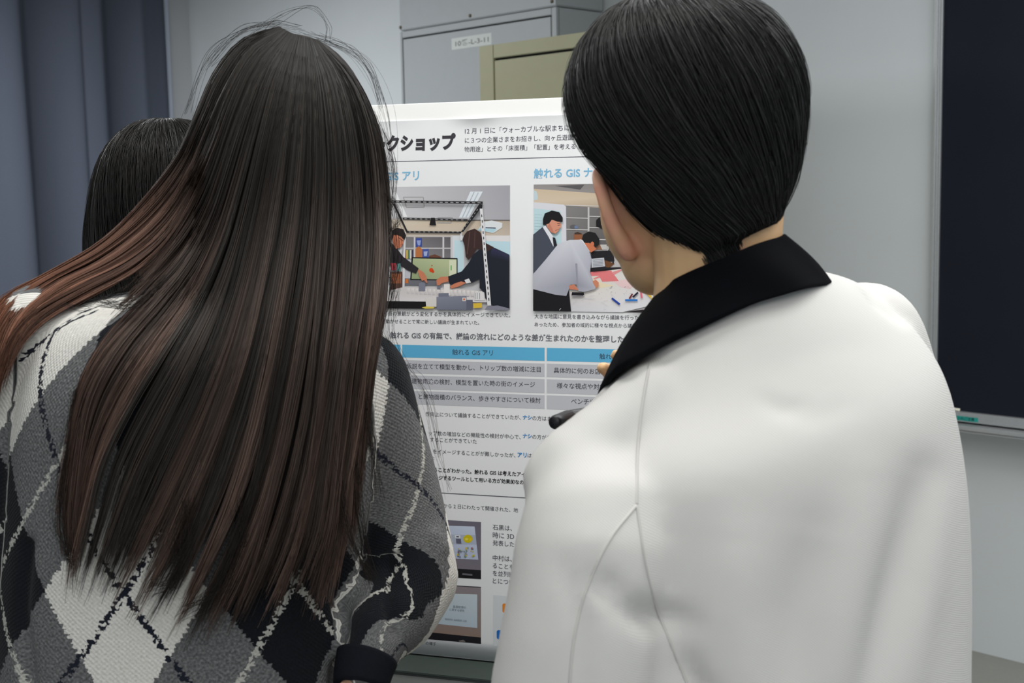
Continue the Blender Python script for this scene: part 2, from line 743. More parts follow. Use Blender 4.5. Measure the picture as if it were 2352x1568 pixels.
corner = on_wall(446, 300)
cx = wall_xy(corner)[0]
fw = (W0 * np.array([1, 1, 0]), ex, nW, Z)
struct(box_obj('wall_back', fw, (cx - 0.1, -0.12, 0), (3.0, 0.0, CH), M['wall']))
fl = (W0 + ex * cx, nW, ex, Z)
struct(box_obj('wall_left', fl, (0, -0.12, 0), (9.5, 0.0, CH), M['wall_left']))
bm = bmesh.new(); box(bm, (0, 0, 0), (1, 0, 0), (0, 1, 0), Z, (-9, -5, -0.1), (7, 9.5, 0)); struct(bm_obj('floor', bm, M['floor']))
bm = bmesh.new(); box(bm, (0, 0, 0), (1, 0, 0), (0, 1, 0), Z, (-9, -5, CH), (7, 9.5, CH + 0.1)); struct(bm_obj('ceiling', bm, M['ceiling']))

# ------------------------------------------------------------------ chalkboard with its rail
cb = empty('chalkboard', tuple(W0 + ex * 0.6 + nW * 0.03 + Z * 0.8),
           'dark blue-black chalkboard in an aluminium frame on the grey wall', 'chalkboard')
BO = 0.035
xl = wall_xy(on_wall(2158, 450, BO))[0]
xo = wall_xy(on_wall(2139, 450, BO))[0]
zb = wall_xy(on_wall(2270, 953, BO))[1]
xr = xl + 2.4
zt = zb + 1.60
box_obj('board_panel', fw, (xl - 0.005, 0.005, zb), (xr, BO - 0.008, zt), M['board'], cb)
bm = bmesh.new()
fwid = xl - xo
box(bm, *fw, (xo, 0.003, zb - 0.02), (xo + fwid * 0.42, BO + 0.004, zt + 0.02), 0.002)
box(bm, *fw, (xo + fwid * 0.42, 0.003, zb - 0.02), (xl - fwid * 0.2, BO - 0.006, zt + 0.02), 0.001)
box(bm, *fw, (xl - fwid * 0.2, 0.003, zb - 0.02), (xl, BO + 0.001, zt + 0.02), 0.002)
box(bm, *fw, (xo, 0.003, zt), (xr, BO, zt + 0.03), 0.002)
bm_obj('frame', bm, M['alu'], cb)
z1 = wall_xy(on_wall(2270, 974, BO))[1]
z2 = wall_xy(on_wall(2270, 990, BO + 0.02))[1]
bm = bmesh.new()
box(bm, *fw, (xo, 0.003, z1), (xr, BO + 0.012, zb + 0.002), 0.002)
bm_obj('lower_rail', bm, M['alu'], cb)
bm = bmesh.new()
box(bm, *fw, (xo, 0.003, z2), (xr, BO + 0.095, z1 - 0.006), 0.004)
box(bm, *fw, (xo, BO + 0.087, z2), (xr, BO + 0.095, z1 + 0.003), 0.002)
bm_obj('chalk_tray', bm, M['alu'], cb)


def plane_text(V, Fc, o, e1, e2, x0, x1, yc, n, off, sy=1.0, fit_h=None):
    mn, mx = V.min(0), V.max(0)
    sx = (x1 - x0) / (mx[0] - mn[0])
    s2 = sx * sy if fit_h is None else fit_h / (mx[1] - mn[1])
    X = x0 + (V[:, 0] - mn[0]) * sx
    Y = yc + (V[:, 1] - (mn[1] + mx[1]) / 2) * s2
    return o + X[:, None] * e1 + Y[:, None] * e2 + n * off, Fc


ta, tz = wall_xy(on_wall(2187, 958, BO + 0.013))
tb, _ = wall_xy(on_wall(2246, 965, BO + 0.013))
th = 0.0145
tp = box_obj('notice_tape', fw, (ta - 0.02, BO + 0.0121, tz - th / 2), (tb, BO + 0.0128, tz + th / 2), M['teal'], cb)
tp['label'] = 'teal notice tape with dark lettering'
V, Fc = text_tris('昇降上のご注意', 0.02)
V, Fc = plane_text(V, Fc, fw[0], ex, Z, ta - 0.008, tb - 0.012, tz, nW, BO + 0.0131)
link('lettering', np_mesh('lettering', V, Fc, False, mats=(M['teal_ink'],)), tp)
# stick of chalk lying on the rail's top edge
c0 = on_wall(2183, 945, BO + 0.004); c1 = on_wall(2204, 948.5, BO + 0.004)
zc = zb + 0.002 + 0.0052
cp = [np.array([c[0], c[1], zc]) for c in (c0, c0 * 0.5 + c1 * 0.5, c1)]
V, Fc = tube_data(catmull(cp, 8), 0.0052, 12)
tag(link('chalk_stick', np_mesh('chalk_stick', V, Fc, True, mats=(M['chalk'],))),
    'short cream chalk stick lying on the chalkboard rail above the teal tape', 'chalk')

# ------------------------------------------------------------------ grey steel cabinets, stacked
s_front = 0.30
back_c = on_wall(1390, 28, 0.0)
bx = wall_xy(back_c)[0]
front_c = hit(1278, 13, W0 + ex * bx, ex)                   # front corner, on the cabinet's side plane
dep = np.dot(front_c - W0, nW)
zs = front_c[2]                                             # height of the seam between the two units
pl = hit(918, 74, W0 + nW * dep, nW)
wl = wall_xy(pl)[0]
g = empty('storage_cabinet', tuple(W0 + ex * (bx + wl) / 2 + nW * dep / 2),
          'tall grey steel cabinet with a number sticker, behind the khaki cabinet', 'cabinet')
box_obj('body', fw, (wl, 0.012, 0.0), (bx, dep - 0.012, zs - 0.004), M['grey_steel'], g, 0.004)


def dpt(px, py, off=0.0):
    return wall_xy(hit(px, py, W0 + nW * (dep + off), nW))


# front frame (a rim around the door), the door set in it
dl, dt = dpt(925, 91)
dr = dpt(1265, 36)[0]
bm = bmesh.new()
box(bm, *fw, (wl, dep - 0.012, 0.0), (dl - 0.004, dep, zs - 0.004), 0.002)
box(bm, *fw, (dr + 0.004, dep - 0.012, 0.0), (bx, dep, zs - 0.004), 0.002)
box(bm, *fw, (dl - 0.004, dep - 0.012, dt + 0.007), (dr + 0.004, dep, zs - 0.004), 0.002)
box(bm, *fw, (dl - 0.004, dep - 0.012, 0.0), (dr + 0.004, dep, 0.06), 0.002)
bm_obj('front_frame', bm, M['grey_steel'], g)
box_obj('door_gap_shade', fw, (dl - 0.003, dep - 0.0118, 0.06), (dr + 0.003, dep - 0.0105, dt + 0.0065), M['gap_shade'], g)  # dark sheet behind the door edge, standing in for shade in the slit
door = box_obj('door', fw, (dl + 0.001, dep - 0.0104, 0.065), (dr - 0.001, dep - 0.001, dt), M['grey_steel'], g, 0.002)
V, Fc = tube_data(np.array([fw[0] + ex * (dr - 0.05) + nW * (dep + 0.012) + Z * z for z in np.linspace(1.0, 1.12, 5)]), 0.006, 8)
link('handle', np_mesh('handle', V, Fc, True, mats=(M['alu'],)), door)
la, lz = dpt(1037, 100)
lb, lz2 = dpt(1129, 95)
lc = (lz + lz2) / 2 + 0.004
st = box_obj('number_sticker', fw, (la, dep - 0.001, lc - 0.024), (lb, dep - 0.0004, lc + 0.024), M['label'], door)
V, Fc = text_tris('10番-L-3-11', 0.012)
V, Fc = plane_text(V, Fc, fw[0], ex, Z, la + (lb - la) * 0.10, la + (lb - la) * 0.93, lc, nW, dep - 0.0002, fit_h=0.026)
link('lettering', np_mesh('lettering', V, Fc, False, mats=(M['ink_grey'],)), g)
g2 = empty('storage_cabinet', tuple(W0 + ex * (bx + wl) / 2 + nW * dep / 2 + Z * zs),
           'grey steel cabinet stacked above the one with the number sticker', 'cabinet')
box_obj('body', fw, (wl, 0.012, zs), (bx, dep, CH - 0.12), M['grey_steel'], g2, 0.004)
for (a, b) in ((1080, 36), (1268, 3), (914.5, 64)):
    hx, hz = dpt(a, b)
    hx = max(hx, wl + 0.008)
    c = fw[0] + ex * hx + nW * dep + Z * hz
    V, Fc = tube_data([c, c + nW * 0.003, c + nW * 0.005], [0.0075, 0.0075, 0.004], 12)
    link('bolt', np_mesh('bolt', V, Fc, True, mats=(M['bolt'],)), g2)

# ------------------------------------------------------------------ khaki cabinet in front
KD = 0.85
kp = hit(1100, 107, W0 + nW * KD, nW)
kx, kz = wall_xy(kp)
# turned a little with respect to the wall, as its top edge shows
kr = hit(1320, 75.5, W0 + nW * KD, nW)
ang = math.atan2(kr[2] - kp[2], 1.0)
kfw = (np.array([kp[0], kp[1], 0]), ex, nW, Z)


def kpt(px, py):
    h = hit(px, py, kp, nW)
    return np.dot(h - kfw[0], ex), h[2]


KWID = 0.88
g = empty('locker_cabinet', tuple(kfw[0] + ex * KWID / 2 - nW * 0.2),
          'khaki steel cabinet behind the poster and the short-haired person', 'cabinet')
box_obj('body', kfw, (0, -0.40, 0.0), (KWID, -0.014, kz), M['khaki'], g, 0.003)
ka, kb = kpt(1133, 134)
bm = bmesh.new()
box(bm, *kfw, (0, -0.014, 0), (ka, 0, kz), 0.002)
box(bm, *kfw, (KWID - ka, -0.014, 0), (KWID, 0, kz), 0.002)
box(bm, *kfw, (ka, -0.014, kb), (KWID - ka, 0, kz), 0.002)
box(bm, *kfw, (ka, -0.014, 0), (KWID - ka, 0, 0.07), 0.002)
bm_obj('front_frame', bm, M['khaki'], g)
box_obj('door_gap_shade', kfw, (ka, -0.0138, 0.07), (KWID - ka, -0.0128, kb), M['gap_shade'], g)  # same painted shade: a dark sheet set in this door's recess
d = box_obj('door', kfw, (ka + 0.001, -0.0126, 0.075), (KWID - ka - 0.001, -0.004, kb - 0.0085), M['khaki'], g, 0.0015)
V, Fc = tube_data(np.array([kfw[0] + ex * (KWID - ka - 0.05) + nW * 0.012 + Z * z for z in np.linspace(1.0, 1.12, 5)]), 0.006, 8)
link('handle', np_mesh('handle', V, Fc, True, mats=(M['alu'],)), d)

# ------------------------------------------------------------------ curtain on the left wall
# profile along the left wall: (pixel column at mid height, distance out from the wall)
LW = (W0 + ex * cx) * np.array([1, 1, 0])


def curtain_profile():
    prof = [(-700, .20), (-560, .13), (-420, .21), (-260, .12), (-120, .20), (-60, .19), (0, .205), (45, .225), (63, .22),
            (66, .19), (69, .07), (76, .040), (100, .055), (140, .100), (180, .148), (197, .155), (201, .143), (206, .148),
            (225, .165), (246, .175), (251, .165), (254, .08), (262, .040), (290, .060), (325, .115), (340, .14),
            (352, .125), (370, .11), (386, .10), (390, .085)]
    out = []
    for px, o in prof:
        h = hit(px, 330, LW + ex * o, ex)
        out.append((np.dot(h - LW, nW), o))
    return np.array(out)


cp = curtain_profile()
cpr = catmull(np.concatenate([cp, np.zeros((len(cp), 1))], 1), 260)[:, :2]
zs_c = np.linspace(0.04, 2.9, 24)
Vc, Fc = [], []
for j, z in enumerate(zs_c):
    w = 1 + 0.10 * math.sin(z * 1.7)
    for i, (a, o) in enumerate(cpr):
        sway = 0.012 * math.sin(z * 1.3 + a * 9)
        Vc.append(LW + nW * (a + sway * 0.5) + ex * (0.03 + (o - 0.03) * w + sway * 0.3) + Z * z)
nn = len(cpr)
me = np_mesh('curtain', Vc, grid_faces(len(zs_c), nn, False, False), True, mats=(M['curtain'],))
cur = link('curtain', me)
so = cur.modifiers.new('thick', 'SOLIDIFY'); so.thickness = 0.003
tag(cur, 'blue-grey curtain hanging in long folds by the left wall', 'curtain')
h0 = hit(389, 330, LW + ex * 0.03, ex); h1 = hit(401, 330, LW + ex * 0.03, ex)
t0, t1 = sorted((np.dot(h0 - LW, nW), np.dot(h1 - LW, nW)))
struct(box_obj('trim_1', (LW, nW, ex, Z), (t0, 0, 0), (t1 + 0.02, 0.03, CH), M['trim'], None, 0.003))

# ------------------------------------------------------------------ display board, poster sheet, table
d1 = ray(-8000, 603); d1 /= np.linalg.norm(d1)
E1 = -d1                                                       # along the poster, to the right
d2 = ray(1226, 784 + 47000)
E2 = -(d2 - d1 * np.dot(d1, d2)); E2 /= np.linalg.norm(E2)      # up the poster
EN = np.cross(E1, E2)
if np.dot(EN, CAM - P(1200, 784, 1.97)) < 0:
    EN = -EN
PO = P(1200, 784, 1.97)


def pp(px, py):
    h = hit(px, py, PO, EN) - PO
    return np.dot(h, E1), np.dot(h, E2)


bl, _ = pp(742, 500)
br, _ = pp(1664, 500)
_, btop = pp(1080, 232)
_, bbot = pp(1048, 1511)
board = empty('display_board', tuple(PO + E2 * bbot - EN * 0.01),
              'white foam display board leaning back on the table, carrying the poster', 'display board')
pf = (PO, E1, EN, E2)
box_obj('foam_panel', pf, (bl, -0.0155, bbot), (br, -0.0012, btop), M['foam'], board, 0.001)
# strut that props it up from behind
foot = PO + E2 * bbot - EN * 0.20
foot = np.array([foot[0], foot[1], (PO + E2 * bbot)[2] + 0.003])
V, Fc = tube_data(np.linspace(PO + E2 * 0.05 - EN * 0.018, foot, 6), 0.006, 8)
link('strut', np_mesh('strut', V, Fc, True, mats=(M['dark_metal'],)), board)

# the poster sheet: flat, its upper rim lifting slightly off the board
_, ptop = pp(1080, 271)
sheet = empty('poster', tuple(PO + E2 * bbot), 'white printed research poster with photos, blue table and Japanese text on the board', 'poster')
nx, ny = 70, 60
Vs = []
xs = np.linspace(bl + 0.002, br - 0.002, nx)
ys = np.concatenate([np.linspace(bbot + 0.002, ptop - 0.03, 30), np.linspace(ptop - 0.028, ptop, 30)])
pk = pp(1095, 270)[0]
for y in ys:
    e = max(0, (y - (ptop - 0.02)) / 0.02)
    for x in xs:
        lift = 0.0042 * math.exp(-((x - pk) / 0.035) ** 2) + 0.0018 * (0.5 + 0.5 * math.sin(x * 23 + 1))
        sag = -0.0015 * e * math.exp(-((x - pk) / 0.03) ** 2)
        Vs.append(PO + E1 * x + E2 * (y + sag) + EN * lift * e * e)
sh = link('paper_sheet', np_mesh('paper_sheet', Vs, grid_faces(len(ys), nx, False, False), True, mats=(M['paper'],)), sheet)
so = sh.modifiers.new('t', 'SOLIDIFY'); so.thickness = 0.0003; so.offset = 0


class Print:
    """flat ink on the poster plane: polygons in layers, colour per corner"""

    def __init__(s, base):
        s.V, s.F, s.C, s.z = [], [], [], base

    def poly(s, pts, col, ox=0, oy=0, k=1.0, step=2.5e-5):
        pts = [(ox + x / k, oy + y / k) for x, y in pts]
        n0 = len(s.V)
        s.z += step
        cols = col if isinstance(col[0], (tuple, list)) else [col] * len(pts)
        for (x, y), c in zip(pts, cols):
            a, b = pp(x, y)
            s.V.append(PO + E1 * a + E2 * b + EN * s.z)
            s.C.append(lin(*c))
        s.F.append(tuple(range(n0, n0 + len(pts))))

    def flat(s, lo, hi, col, step=2.5e-5):
        """rectangle in poster coordinates"""
        n0 = len(s.V); s.z += step
        for a, b in ((lo[0], lo[1]), (hi[0], lo[1]), (hi[0], hi[1]), (lo[0], hi[1])):
            s.V.append(PO + E1 * a + E2 * b + EN * s.z); s.C.append(lin(*col))
        s.F.append((n0, n0 + 1, n0 + 2, n0 + 3))

    def bar(s, x0, y0, x1, y1, w, col, ox=0, oy=0, k=1.0):
        dx, dy = x1 - x0, y1 - y0
        L = math.hypot(dx, dy)
        nx_, ny_ = -dy / L * w / 2, dx / L * w / 2
        s.poly([(x0 + nx_, y0 + ny_), (x1 + nx_, y1 + ny_), (x1 - nx_, y1 - ny_), (x0 - nx_, y0 - ny_)], col, ox, oy, k)

    def oval(s, cx_, cy_, rx, ry, col, ox=0, oy=0, k=1.0, n=20, rot=0):
        pts = []
        for i in range(n):
            a = 2 * PI * i / n
            x, y = rx * math.cos(a), ry * math.sin(a)
            pts.append((cx_ + x * math.cos(rot) - y * math.sin(rot), cy_ + x * math.sin(rot) + y * math.cos(rot)))
        s.poly(pts, col, ox, oy, k)

    def text(s, body, x0, x1, y, col=(45, 47, 60), bold=0.0, shear=0.0, sy=1.0, step=0.0):
        V, Fc = text_tris(body, bold, shear)
        a0, b0 = pp(x0, y)
        a1 = pp(x1, y)[0]
        V, Fc = plane_text(V, Fc, PO, E1, E2, a0, a1, b0, EN, s.z + 3e-5, sy)
        n0 = len(s.V)
        s.V += list(V)
        s.F += [tuple(i + n0 for i in f) for f in Fc]
        s.C += [lin(*col)] * len(V)

    def build(s, name, parent):
        me = np_mesh(name, s.V, s.F, False, np.array(s.C), (M['print'],))
        return link(name, me, parent)


PB = 0.0003
# ---- rules, boxes and lettering
bx0, bx1 = bl + 0.02, br - 0.02
for (x, y, w) in ((1080, 366.5, 0.0011), (1003, 1131, 0.0013)):
    pr = Print(PB)
    a, b = pp(x, y)
    pr.flat((bx0, b - w / 2), (bx1, b + w / 2), (85, 88, 98))
    pr.build('printed_line', sheet)
pr = Print(PB)
a, b = pp(1133, 1366); a2, b2 = pp(1139, 1483)
pr.flat((a, b2), (bx1, b), (222, 226, 231))
pr.build('printed_panel', sheet)
for x0, y0, c, w_ in ((1154, 1385, (236, 140, 40), 'orange printed badge'), (1141, 1446, (35, 115, 205), 'blue printed badge')):
    pr = Print(PB + 5e-5)
    a, b = pp(x0, y0)
    w, h, r = 0.07, 0.0145, 0.003
    n0 = 0
    for (qx, qy, s0) in ((w - r, -r, 0), (r, -r, 90), (r, -h + r, 180), (w - r, -h + r, 270)):
        for q in range(5):
            t = math.radians(s0 + q * 22.5)
            pr.V.append(PO + E1 * (a + qx + r * math.cos(t)) + E2 * (b + qy + r * math.sin(t)) + EN * pr.z); pr.C.append(lin(*c))
    pr.F.append(tuple(range(20)))
    pr.build('printed_badge', sheet)['label'] = w_

tb_ = Print(PB)
rows = [(791.5, 820.5), (826.5, 856), (861, 892), (896.5, 927)]
cols = [(bx0 + 0.005, pp(920, 806)[0]), (pp(924, 806)[0], pp(1251, 812)[0]), (pp(1256, 812)[0], pp(1590, 820)[0])]
for r, (ya, yb) in enumerate(rows):
    z1_, z0_ = pp(924, ya)[1], pp(924, yb)[1]
    for c, (xa, xb) in enumerate(cols):
        tb_.flat((xa, z0_), (xb, z1_), (98, 182, 224) if r == 0 else ((168, 207, 228) if c == 0 else (197, 199, 206)), 0)
tb_.z += 2.5e-5
tb_.build('printed_table', sheet)

tx = Print(PB + 6e-5)
DK, GY, BL, SK = (58, 58, 72), (108, 110, 118), (52, 140, 208), (125, 186, 222)
tx.text('クショップ', 888, 1047, 330, (62, 60, 66), 0.055, 0.03, 1.14)
a, b = pp(868, 332)
tx.flat((a, b - 0.004), (a + 0.012, b + 0.004), (62, 60, 66))
tx.text('12 月 1 日に「ウォーカブルな駅まちに', 1068, 1308, 301, DK)
tx.text('に３つの企業さまをお招きし、向ヶ丘遊園', 1068, 1317, 322.5, DK)
tx.text('物用途」とその「床面積」「配置」を考える', 1067, 1322, 343, DK)
tx.text('GIS アリ', 884, 963, 405, SK, 0.022)
tx.text('触れる GIS ナシ', 1226, 1384, 398.5, SK, 0.022)
tx.text('置いたら街の景観がどう変化するかを具体的にイメージできていた。', 851, 1172, 719, DK)
tx.text('模型を動かせることで常に新しい議論が生まれていた。', 857, 1101, 737, DK)
tx.text('大きな地図に意見を書き込みながら議論を行った。前', 1228, 1490, 726, DK)
tx.text('あったため、参加者の域的に様々な視点から議論が', 1228, 1474, 744.5, DK)
tx.text('比較', 850, 880, 768, GY, 0.02)
tx.text('触れる GIS の有無で、議論の流れにどのような差が生まれたのかを整理した', 896, 1433, 769, GY, 0.02)
tx.text('触れる GIS アリ', 1039, 1132, 808, DK)
tx.text('触れる GIS ナシ', 1377, 1474, 818, DK)
tx.text('仮説を立てて模型を動かし、トリップ数の増減に注目', 934, 1242, 840, DK, 0.004)
tx.text('建物用途の検討、模型を置いた時の街のイメージ', 946, 1229, 874.5, DK, 0.004)
tx.text('と建物面積のバランス、歩きやすさについて検討', 962, 1242, 910, DK, 0.004)
tx.text('具体的に何のお店があ', 1272, 1406, 850, DK, 0.004)
tx.text('様々な視点や対象を', 1279, 1404, 885, DK, 0.004)
tx.text('ベンチや', 1312, 1367, 921, DK, 0.004)
tx.text('性向上について議論することができていたが、', 978, 1196, 950, DK)
tx.text('ナシ', 1201, 1222, 958, BL, 0.03)
tx.text('の方はま', 1223, 1266, 959.5, DK)
tx.text('ップ数の増加などの機能性の検討が中心で、', 985, 1196, 994, DK)
tx.text('ナシ', 1201, 1222, 1000.5, BL, 0.03)
tx.text('の方がお', 1223, 1266, 1002.5, DK)
tx.text('することができていた', 988, 1095, 1008.5, DK)
tx.text('をイメージすることがが難しかったが、', 995, 1184, 1036, DK)
tx.text('アリ', 1189, 1210, 1044, BL, 0.03)
tx.text('はま', 1212, 1232, 1045.5, DK)
tx.text('た', 990, 998, 1051, DK)
tx.text('ることがわかった。触れる GIS は考えたアイ', 996, 1207, 1078, (28, 28, 34), 0.022)
tx.text('ージするツールとして用いる方が効果的なので', 998, 1214, 1096, (28, 28, 34), 0.022)
tx.text('日から 2 日にわたって開催された、地', 1009, 1190, 1160, DK)
for s_, y_ in (('石黒は、', 1210), ('時に 3D', 1228), ('発表した', 1246), ('中村は、', 1280), ('ることを', 1298), ('を並列接', 1315.5), ('とについ', 1333)):
    tx.text(s_, 1132, 1176 if s_.endswith('、') else 1181, y_, DK)
tx.text('の様子', 978, 1002, 1476, DK)
lt = tx.build('lettering', sheet)
lt['label'] = 'dark, grey and light blue printed Japanese lettering'

# ---- first photograph on the poster (scale 4.9 from its own corner)
ph = Print(PB)
q = dict(ox=840, oy=400, k=4.9)
SKIN, NAVY = (204, 128, 98), (34, 37, 48)


def A(pts, c):
    ph.poly(pts, c, **q)


A([(-250, 150), (1625, 125), (1625, 1525), (-250, 1508)], [(222, 222, 226), (164, 164, 172), (190, 190, 195), (225, 225, 228)])
A([(-250, 500), (1100, 515), (1625, 520), (1625, 700), (-250, 690)], [(228, 222, 212), (205, 190, 168), (178, 165, 152), (196, 184, 172), (226, 214, 200)])
A([(1060, 510), (1625, 512), (1625, 526), (1100, 526)], (112, 108, 106))
A([(300, 205), (345, 200), (470, 480), (430, 482)], (238, 240, 244))
for a_, b_ in (((425, 258), (650, 258)), ((650, 258), (660, 370)), ((660, 370), (460, 372)), ((460, 372), (425, 258)),
               ((810, 488), (978, 488)), ((978, 488), (960, 548)), ((960, 548), (805, 545))):
    ph.bar(*a_, *b_, 9, (160, 160, 164), **q)
A([(1178, 195), (1320, 195), (1160, 490), (1050, 490)], (224, 232, 240))
ph.bar(1222, 200, 1090, 485, 10, (176, 182, 192), **q)
ph.bar(1270, 205, 1130, 485, 12, (186, 196, 206), **q)
A([(960, 690), (1110, 690), (1110, 1240), (960, 1240)], (216, 222, 228))
A([(1000, 745), (1100, 745), (1100, 1230), (1005, 1230)], (196, 224, 234))
A([(1330, 690), (1625, 690), (1625, 760), (1330, 750)], (226, 224, 226))
A([(1330, 750), (1625, 758), (1625, 920), (1330, 900)], (192, 222, 234))
A([(1260, 630), (1330, 535), (1420, 520), (1540, 548), (1535, 600), (1440, 662)], (224, 228, 232))
A([(1275, 610), (1480, 615), (1440, 655), (1262, 632)], (178, 214, 226))
ph.bar(1350, 602, 1465, 606, 11, (44, 60, 90), **q)
# shelves and monitor
A([(440, 700), (965, 700), (965, 945), (440, 950)], [(128, 126, 130), (96, 94, 98), (120, 118, 122), (140, 138, 140)])
for x0, x1 in ((543, 562), (866, 886), (957, 980)):
    A([(x0, 695), (x1, 695), (x1, 945), (x0, 945)], (208, 206, 210))
A([(440, 826), (960, 826), (960, 840), (440, 840)], (202, 200, 204))
A([(440, 694), (965, 694), (965, 708), (440, 706)], (200, 196, 194))
A([(565, 720), (636, 716), (636, 815), (565, 820)], (62, 82, 162))
A([(575, 745), (625, 742), (615, 800), (590, 800)], (150, 165, 210))
A([(640, 842), (712, 838), (712, 936), (640, 936)], (70, 92, 166))
A([(655, 870), (700, 866), (690, 920), (660, 922)], (170, 180, 214))
A([(563, 838), (600, 808), (640, 845), (640, 935), (563, 935)], (188, 118, 70))
A([(715, 920), (780, 900), (850, 930), (850, 942), (715, 942)], (110, 70, 56))
for i, c in enumerate(((170, 60, 60), (210, 190, 90), (80, 130, 120), (220, 215, 205), (60, 60, 90))):
    A([(440 + i * 20, 855), (458 + i * 20, 850), (458 + i * 20, 950), (440 + i * 20, 950)], c)
A([(420, 960), (520, 960), (510, 1190), (420, 1190)], (196, 198, 206))
A([(440, 1170), (800, 1180), (800, 1250), (440, 1250)], (112, 114, 122))
A([(450, 1178), (480, 1178), (480, 1225), (450, 1225)], (214, 120, 50))
A([(520, 932), (1037, 944), (1037, 1196), (504, 1190)], (26, 26, 30))
A([(536, 946), (1026, 956), (1026, 1184), (520, 1178)], [(176, 188, 148), (190, 198, 160), (168, 180, 140), (150, 164, 124)])
A([(944, 965), (1026, 966), (1026, 1184), (944, 1182)], (218, 224, 196))
ph.bar(965, 1025, 965, 1082, 10, (80, 152, 70), **q)
ph.oval(742, 1078, 24, 24, (216, 76, 30), **q); ph.oval(760, 1094, 15, 17, (206, 70, 34), **q); ph.oval(750, 1027, 7, 8, (200, 80, 40), **q)
# far frame
ph.bar(420, 498, 1150, 516, 22, (50, 50, 54), **q)
for i in range(12):
    ph.bar(440 + i * 58, 499 + i * 1.4, 466 + i * 58, 500 + i * 1.4, 7, (170, 170, 172), **q)
A([(740, 490), (782, 490), (797, 575), (722, 570)], (28, 28, 30))
ph.bar(445, 650, 430, 1280, 24, (222, 222, 226), **q)
ph.bar(1078, 655, 1082, 745, 24, (226, 226, 230), **q)
ph.bar(470, 648, 1080, 656, 22, (40, 40, 44), **q)
for i in range(11):
    ph.bar(490 + i * 54, 649, 512 + i * 54, 650, 6, (165, 165, 168), **q)
ph.bar(320, 330, 475, 655, 20, (40, 40, 44), **q)
# person at the left
A([(-100, 740), (250, 740), (330, 800), (430, 930), (602, 1058), (572, 1116), (480, 1082), (372, 1010), (260, 1030), (200, 1180), (-100, 1200)], (44, 42, 46))
A([(300, 720), (345, 680), (400, 700), (436, 740), (424, 790), (398, 825), (345, 838), (320, 790)], SKIN)
A([(268, 690), (300, 630), (360, 602), (430, 618), (462, 690), (442, 742), (405, 700), (350, 682), (318, 712), (300, 740), (275, 730)], (42, 36, 36))
ph.bar(372, 712, 432, 752, 6, (40, 30, 30), **q); ph.bar(396, 796, 420, 792, 5, (150, 70, 62), **q)
A([(320, 700), (345, 690), (362, 760), (345, 838), (320, 790)], (184, 110, 84)); ph.oval(330, 705, 14, 22, (190, 112, 86), **q)
A([(602, 1066), (660, 1105), (688, 1150), (702, 1222), (690, 1224), (664, 1190), (640, 1200), (612, 1150), (594, 1095)], SKIN)
A([(290, 1000), (350, 1000), (350, 1080), (290, 1080)], (176, 62, 74))
A([(355, 1010), (402, 1000), (400, 1090), (355, 1090)], (96, 150, 150))
A([(280, 1095), (418, 1095), (418, 1290), (280, 1310)], (96, 70, 62))
A([(295, 1120), (405, 1120), (405, 1225), (295, 1232)], (158, 98, 70))
# model town on the table
A([(450, 1265), (1110, 1288), (1340, 1325), (1380, 1440), (700, 1432), (90, 1424), (150, 1335)], [(214, 210, 210), (206, 200, 200), (222, 220, 222), (230, 228, 230), (228, 226, 228), (226, 224, 226), (216, 214, 214)])
for i in range(18):
    x = 470 + i * 48
    A([(x, 1282 + i * 2), (x + 34, 1280 + i * 2), (x + 34, 1345 + i * 2), (x, 1345 + i * 2)], [(226, 222, 222), (236, 234, 234), (206, 202, 204), (196, 192, 196)])
A([(110, 1424), (700, 1432), (690, 1512), (120, 1505)], (28, 28, 30))
A([(605, 1225), (640, 1212), (678, 1228), (678, 1312), (605, 1312)], (128, 132, 148))
A([(812, 1240), (850, 1238), (850, 1292), (812, 1292)], (118, 122, 138))
A([(888, 1236), (955, 1234), (955, 1365), (888, 1365)], (234, 230, 228))
A([(1230, 1330), (1340, 1326), (1345, 1420), (1230, 1415)], (228, 226, 228))
for x in (1240, 1262, 1290):
    ph.bar(x, 1332, x, 1405, 6, (120, 124, 132), **q)
A([(680, 1398), (805, 1392), (805, 1490), (690, 1488)], (222, 218, 216))
A([(640, 1498), (700, 1484), (782, 1494), (770, 1510), (680, 1512)], (228, 206, 90))
A([(828, 1338), (942, 1334), (945, 1385), (828, 1385)], (118, 122, 140))
A([(805, 1378), (1142, 1368), (1142, 1526), (808, 1522)], [(136, 140, 158), (128, 132, 150), (112, 116, 134), (120, 124, 142)])
A([(1142, 1412), (1212, 1412), (1212, 1526), (1142, 1526)], (98, 102, 118))
A([(1097, 1388), (1134, 1388), (1134, 1426), (1097, 1426)], (234, 230, 226))
A([(1105, 1395), (1126, 1395), (1126, 1417), (1105, 1417)], (214, 110, 70))
A([(1218, 1452), (1316, 1448), (1316, 1500), (1220, 1505)], (226, 190, 66))
# person at the right
A([(935, 1150), (1090, 1092), (1180, 980), (1215, 905), (1330, 818), (1460, 828), (1625, 905), (1625, 1520), (1440, 1482), (1352, 1392),
   (1345, 1330), (1290, 1280), (1290, 1178), (1200, 1222), (955, 1240)], NAVY)
A([(1430, 830), (1625, 905), (1625, 985), (1400, 930)], [(52, 52, 84), (54, 56, 82), (34, 37, 48), (34, 37, 48)])
A([(1098, 742), (1112, 690), (1152, 640), (1235, 612), (1300, 655), (1330, 760), (1452, 822), (1380, 868), (1260, 838), (1212, 915), (1165, 962), (1135, 930), (1122, 800)], (62, 44, 42))
ph.bar(1180, 650, 1150, 900, 12, (88, 66, 62), **q); ph.bar(1240, 640, 1230, 830, 14, (80, 58, 56), **q)
A([(804, 1192), (850, 1155), (935, 1150), (942, 1205), (862, 1226), (840, 1250), (812, 1248)], SKIN)
